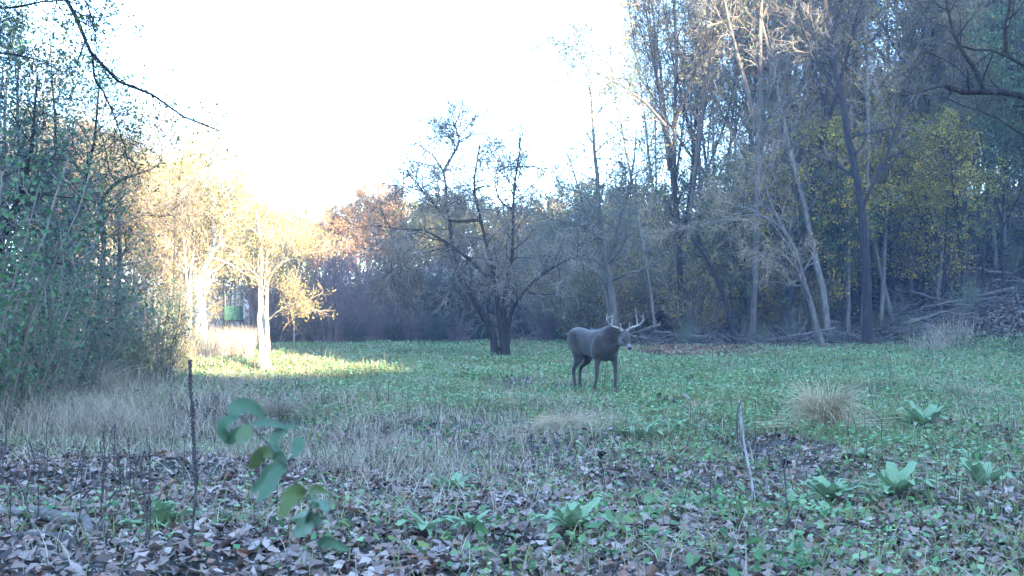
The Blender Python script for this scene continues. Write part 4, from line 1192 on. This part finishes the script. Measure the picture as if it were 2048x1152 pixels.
stalk('mullein_stalk', 'tall dark dead mullein stalk studded with seed capsules', 'dead stalk', [gq, P(392, 980, Ym), P(388, 880, Ym), P(381, 790, Ym), P(380, 722, Ym)], .008, 'dead_dark', 750, heads=520, headr=.0045)
for i, (bx, by, tx, ty, lab) in enumerate([(1575, 1075, 1572, 905, 'dark upright dead stalk at the foot of the flattened rosette'), (960, 838, 1003, 785, 'dark dead weed leaning right in the mid meadow'),
        (808, 832, 822, 782, 'short forked dark weed left of the leaning one'), (1530, 800, 1538, 735, 'thin dark weed in the clover right of the deer'),
        (1320, 845, 1345, 792, 'thin pale stem rising from the clover below the deer'), (1548, 840, 1562, 795, 'small dark twig left of the straw tussock'), (1620, 1000, 1590, 950, 'dark curved dead stem behind the large upright rosette')]):
    g1 = Gp(bx, by)
    stalk('withered_weed', lab, 'withered weed', [g1, P((bx * 2 + tx) / 3 + 2, (by * 2 + ty) / 3, g1[1]), P((bx + tx * 2) / 3 - 1, (by + ty * 2) / 3, g1[1]), P(tx, ty, g1[1])],
          .005 if i != 0 else .007, 'dead_dark' if i != 4 else 'dead', 760 + i, nb=5, bl=.07)
rw = RNG(77)
for i in range(26):
    bx = rw.uniform(-30, 350); by = rw.uniform(900, 1120); g1 = Gp(bx, by); hh = rw.uniform(.3, .62)
    top = g1 + (rw.normal(0, .08), rw.normal(0, .05), hh)
    stalk('dead_weed', 'thin dark dead weed ' + ('cut by the left edge' if bx < 20 else 'above the rotten log' if bx < 150 else 'right of the rotten log' if bx < 260 else 'by the mullein stalk') + (', among dry grass' if by < 960 else ', in leaf litter' if by < 1050 else ', at the bottom edge'), 'dead weed', [g1, g1 + (top - g1) * .35 + (rw.normal(0, .01), 0, 0), g1 + (top - g1) * .7 + (rw.normal(0, .02), 0, 0), top],
          .0042, 'twig_dark', 780 + i, nb=7, bl=.15, group='dead weeds in the lower left corner', heads=26, headr=.0035, hmin=.5)
for i in range(12):
    bx = rw.uniform(60, 780); by = rw.uniform(800, 930); g1 = Gp(bx, by); hh = rw.uniform(.25, .5)
    top = g1 + (rw.normal(0, .08), 0, hh)
    stalk('dead_weed', 'thin branching grey weed standing in the dry grass of the left meadow', 'dead weed', [g1, g1 + (top - g1) * .4, g1 + (top - g1) * .7 + (rw.normal(0, .02), 0, 0), top],
          .004, 'twig_dark', 820 + i, nb=7, bl=.14, group='grey weeds in the left dry grass')

# rotten logs and sticks, lower left
def near_log(px, py, L, r, rz, mat, label, seed, ry=0.0, stubs=2, dz=.0):
    g0 = Gp(px, py); o = log_mesh(L, r, RNG(seed), stubs=stubs).build('fallen_branch', M[mat]); o.location = g0 + (0, 0, r * .6 + dz); o.rotation_euler = (0, ry, rz)
    return tag(o, label, 'log')
near_log(90, 1055, 1.0, .055, -.45, 'dead', 'rotten grey log with peeling wood in the lower left corner', 850)
near_log(60, 1010, .9, .035, -.2, 'dead', 'thinner grey branch above the rotten log', 851)
near_log(150, 1100, .8, .04, -.35, 'dead_dark', 'dark decayed branch at the bottom left edge', 852)
near_log(185, 965, .55, .012, -.30, 'dead_dark', 'thin fallen stick beside the dead weeds', 853, stubs=3)
near_log(60, 840, 1.1, .014, .25, 'dead', 'long pale stick propped up at the left edge', 854, ry=-.1, stubs=4, dz=.12)
near_log(170, 860, 1.0, .008, .15, 'dead', 'thin pale stick lying above the dead weeds', 855, stubs=3, dz=.1)
near_log(1480, 1055, .5, .008, .5, 'dead_dark', 'little dark twig on the litter below the broken stake', 856, stubs=3)

# near sapling, out of focus
Yp = 1.25
g0 = np.array([XP(712, Yp), Yp, float(zg(XP(712, Yp), Yp))])
root = empty('near_sapling', g0); tag(root, 'blurred broad leaved sapling bending left close to the camera', 'sapling')
q = lambda px, py, dy=0.0: P(px, py, Yp + dy) - g0
st = spline([np.array([.02, 0, -.02]), q(700, 1500), q(665, 1200), q(640, 1090), q(620, 1010), q(595, 970), q(570, 930), q(530, 880), q(500, 850), q(480, 832)], 30)
m_ = MB(); m_.tubes(st, np.linspace(.0028, .0009, 30), 7); m_.build('stem', M['dead_dark'], root)
lv_ = [((478, 835), (470, 815), (500, 812), (530, 835), .034), ((476, 835), (452, 850), (445, 868), (452, 885), .034), ((500, 850), (490, 865), (480, 878), (478, 888), .03),
       ((505, 850), (530, 848), (550, 850), (572, 855), .022), ((555, 905), (548, 880), (562, 860), (590, 850), .018), ((500, 855), (470, 870), (462, 880), (455, 888), .025),
       ((545, 915), (530, 905), (515, 915), (502, 940), .034), ((600, 875), (598, 885), (592, 900), (592, 915), .026), ((570, 935), (552, 950), (540, 975), (515, 1005), .034),
       ((572, 930), (545, 940), (530, 960), (505, 985), .03), ((610, 990), (590, 985), (575, 1005), (560, 1040), .038), ((622, 1005), (612, 1025), (600, 1035), (585, 1040), .035),
       ((640, 1050), (625, 1045), (605, 1055), (585, 1070), .055), ((622, 1010), (635, 1000), (645, 1012), (648, 1025), .04), ((622, 1005), (622, 985), (632, 978), (652, 985), .018),
       ((640, 1090), (660, 1080), (675, 1085), (700, 1100), .035), ((575, 925), (560, 910), (548, 900), (540, 885), .03)]
rng = RNG(860)
M['sapling_old'] = plant_leaf_mat('yellowing_sapling_leaf', (.06, .09, .03), (.15, .19, .06))
for n_, l in enumerate(lv_):
    dy = rng.uniform(-.04, .04)
    pts = [q(l[0][0], l[0][1]), q(l[1][0], l[1][1], dy * .5), q(l[2][0], l[2][1], dy), q(l[3][0], l[3][1], dy * 1.6)]
    m_ = MB(); blade_leaf(m_, pts, l[4] * .38, up=(rng.normal(0, .5), -1, rng.normal(.35, .4)), fold=rng.uniform(.1, .6), K=13, V=7); m_.build('leaf', M['sapling_old'] if n_ % 4 == 2 else M['sapling'], root)
    m_ = None
m_ = MB(); m_.tubes(np.array([q(600, 875), q(585, 915), q(575, 930)]), np.array([.0007, .0008, .001]), 5); m_.build('side_twig', M['dead_dark'], root)

# near leafy tree at the left, fills the upper left corner with small dark leaves
for n_, (px_, Yq, top_, lab, sd_) in enumerate([(-30, 15.0, -60, 'tall small leaved tree filling the upper left corner', 901), (95, 19.0, 60, 'small leaved tree between the corner tree and the dark twin trunks', 902)]):
    bq = base_at(px_, 780, Yq); fq = RT(Yq)
    hero_tree('leafy_tree', lab, 'tree', bq, [
        rooted(Yq, ((px_, 790), (px_ + 8, 640), (px_ - 5, 480), (px_ + 15, 300), (px_ + 5, top_)), .09, .006),
        (fq((px_ + 2, 560), (px_ + 50, 440, -.6), (px_ + 90, 300, -.8), (px_ + 105, 150, -.9)), .06, .012),
        (fq((px_, 450), (px_ - 50, 350, .6), (px_ - 60, 200, .8), (px_ - 50, 40, .9)), .06, .012)],
        sd_, M['bark_dark'], M['twig_dark'], [M['lf_blue'], M['lf_green']][n_], l1=(20, 1.4, 60), l2=(9, .75, 50), l3=(4, .38, 45), lv=(4, .055), t0=.12, up=.02, wig=.2, rmin=.004)

# ------------------------------------------------------------------ added haze volume, tinted blue to lift the shadows
hb = MB(); boxm(hb, (0, 60, 21), 520, 560, 56)
mh = bpy.data.materials.new('added_blue_haze'); mh.use_nodes = True; nt = mh.node_tree; nt.nodes.clear()
pv = nt.nodes.new('ShaderNodeVolumePrincipled'); pv.inputs['Color'].default_value = (.58, .72, 1, 1); pv.inputs['Density'].default_value = .0012; pv.inputs['Anisotropy'].default_value = 0.0
ou = nt.nodes.new('ShaderNodeOutputMaterial'); nt.links.new(pv.outputs[0], ou.inputs['Volume'])
tag(hb.build('haze', mh, smooth=False), 'thin bluish haze added over the meadow and woods to lift their shadows', 'haze', kind='stuff')
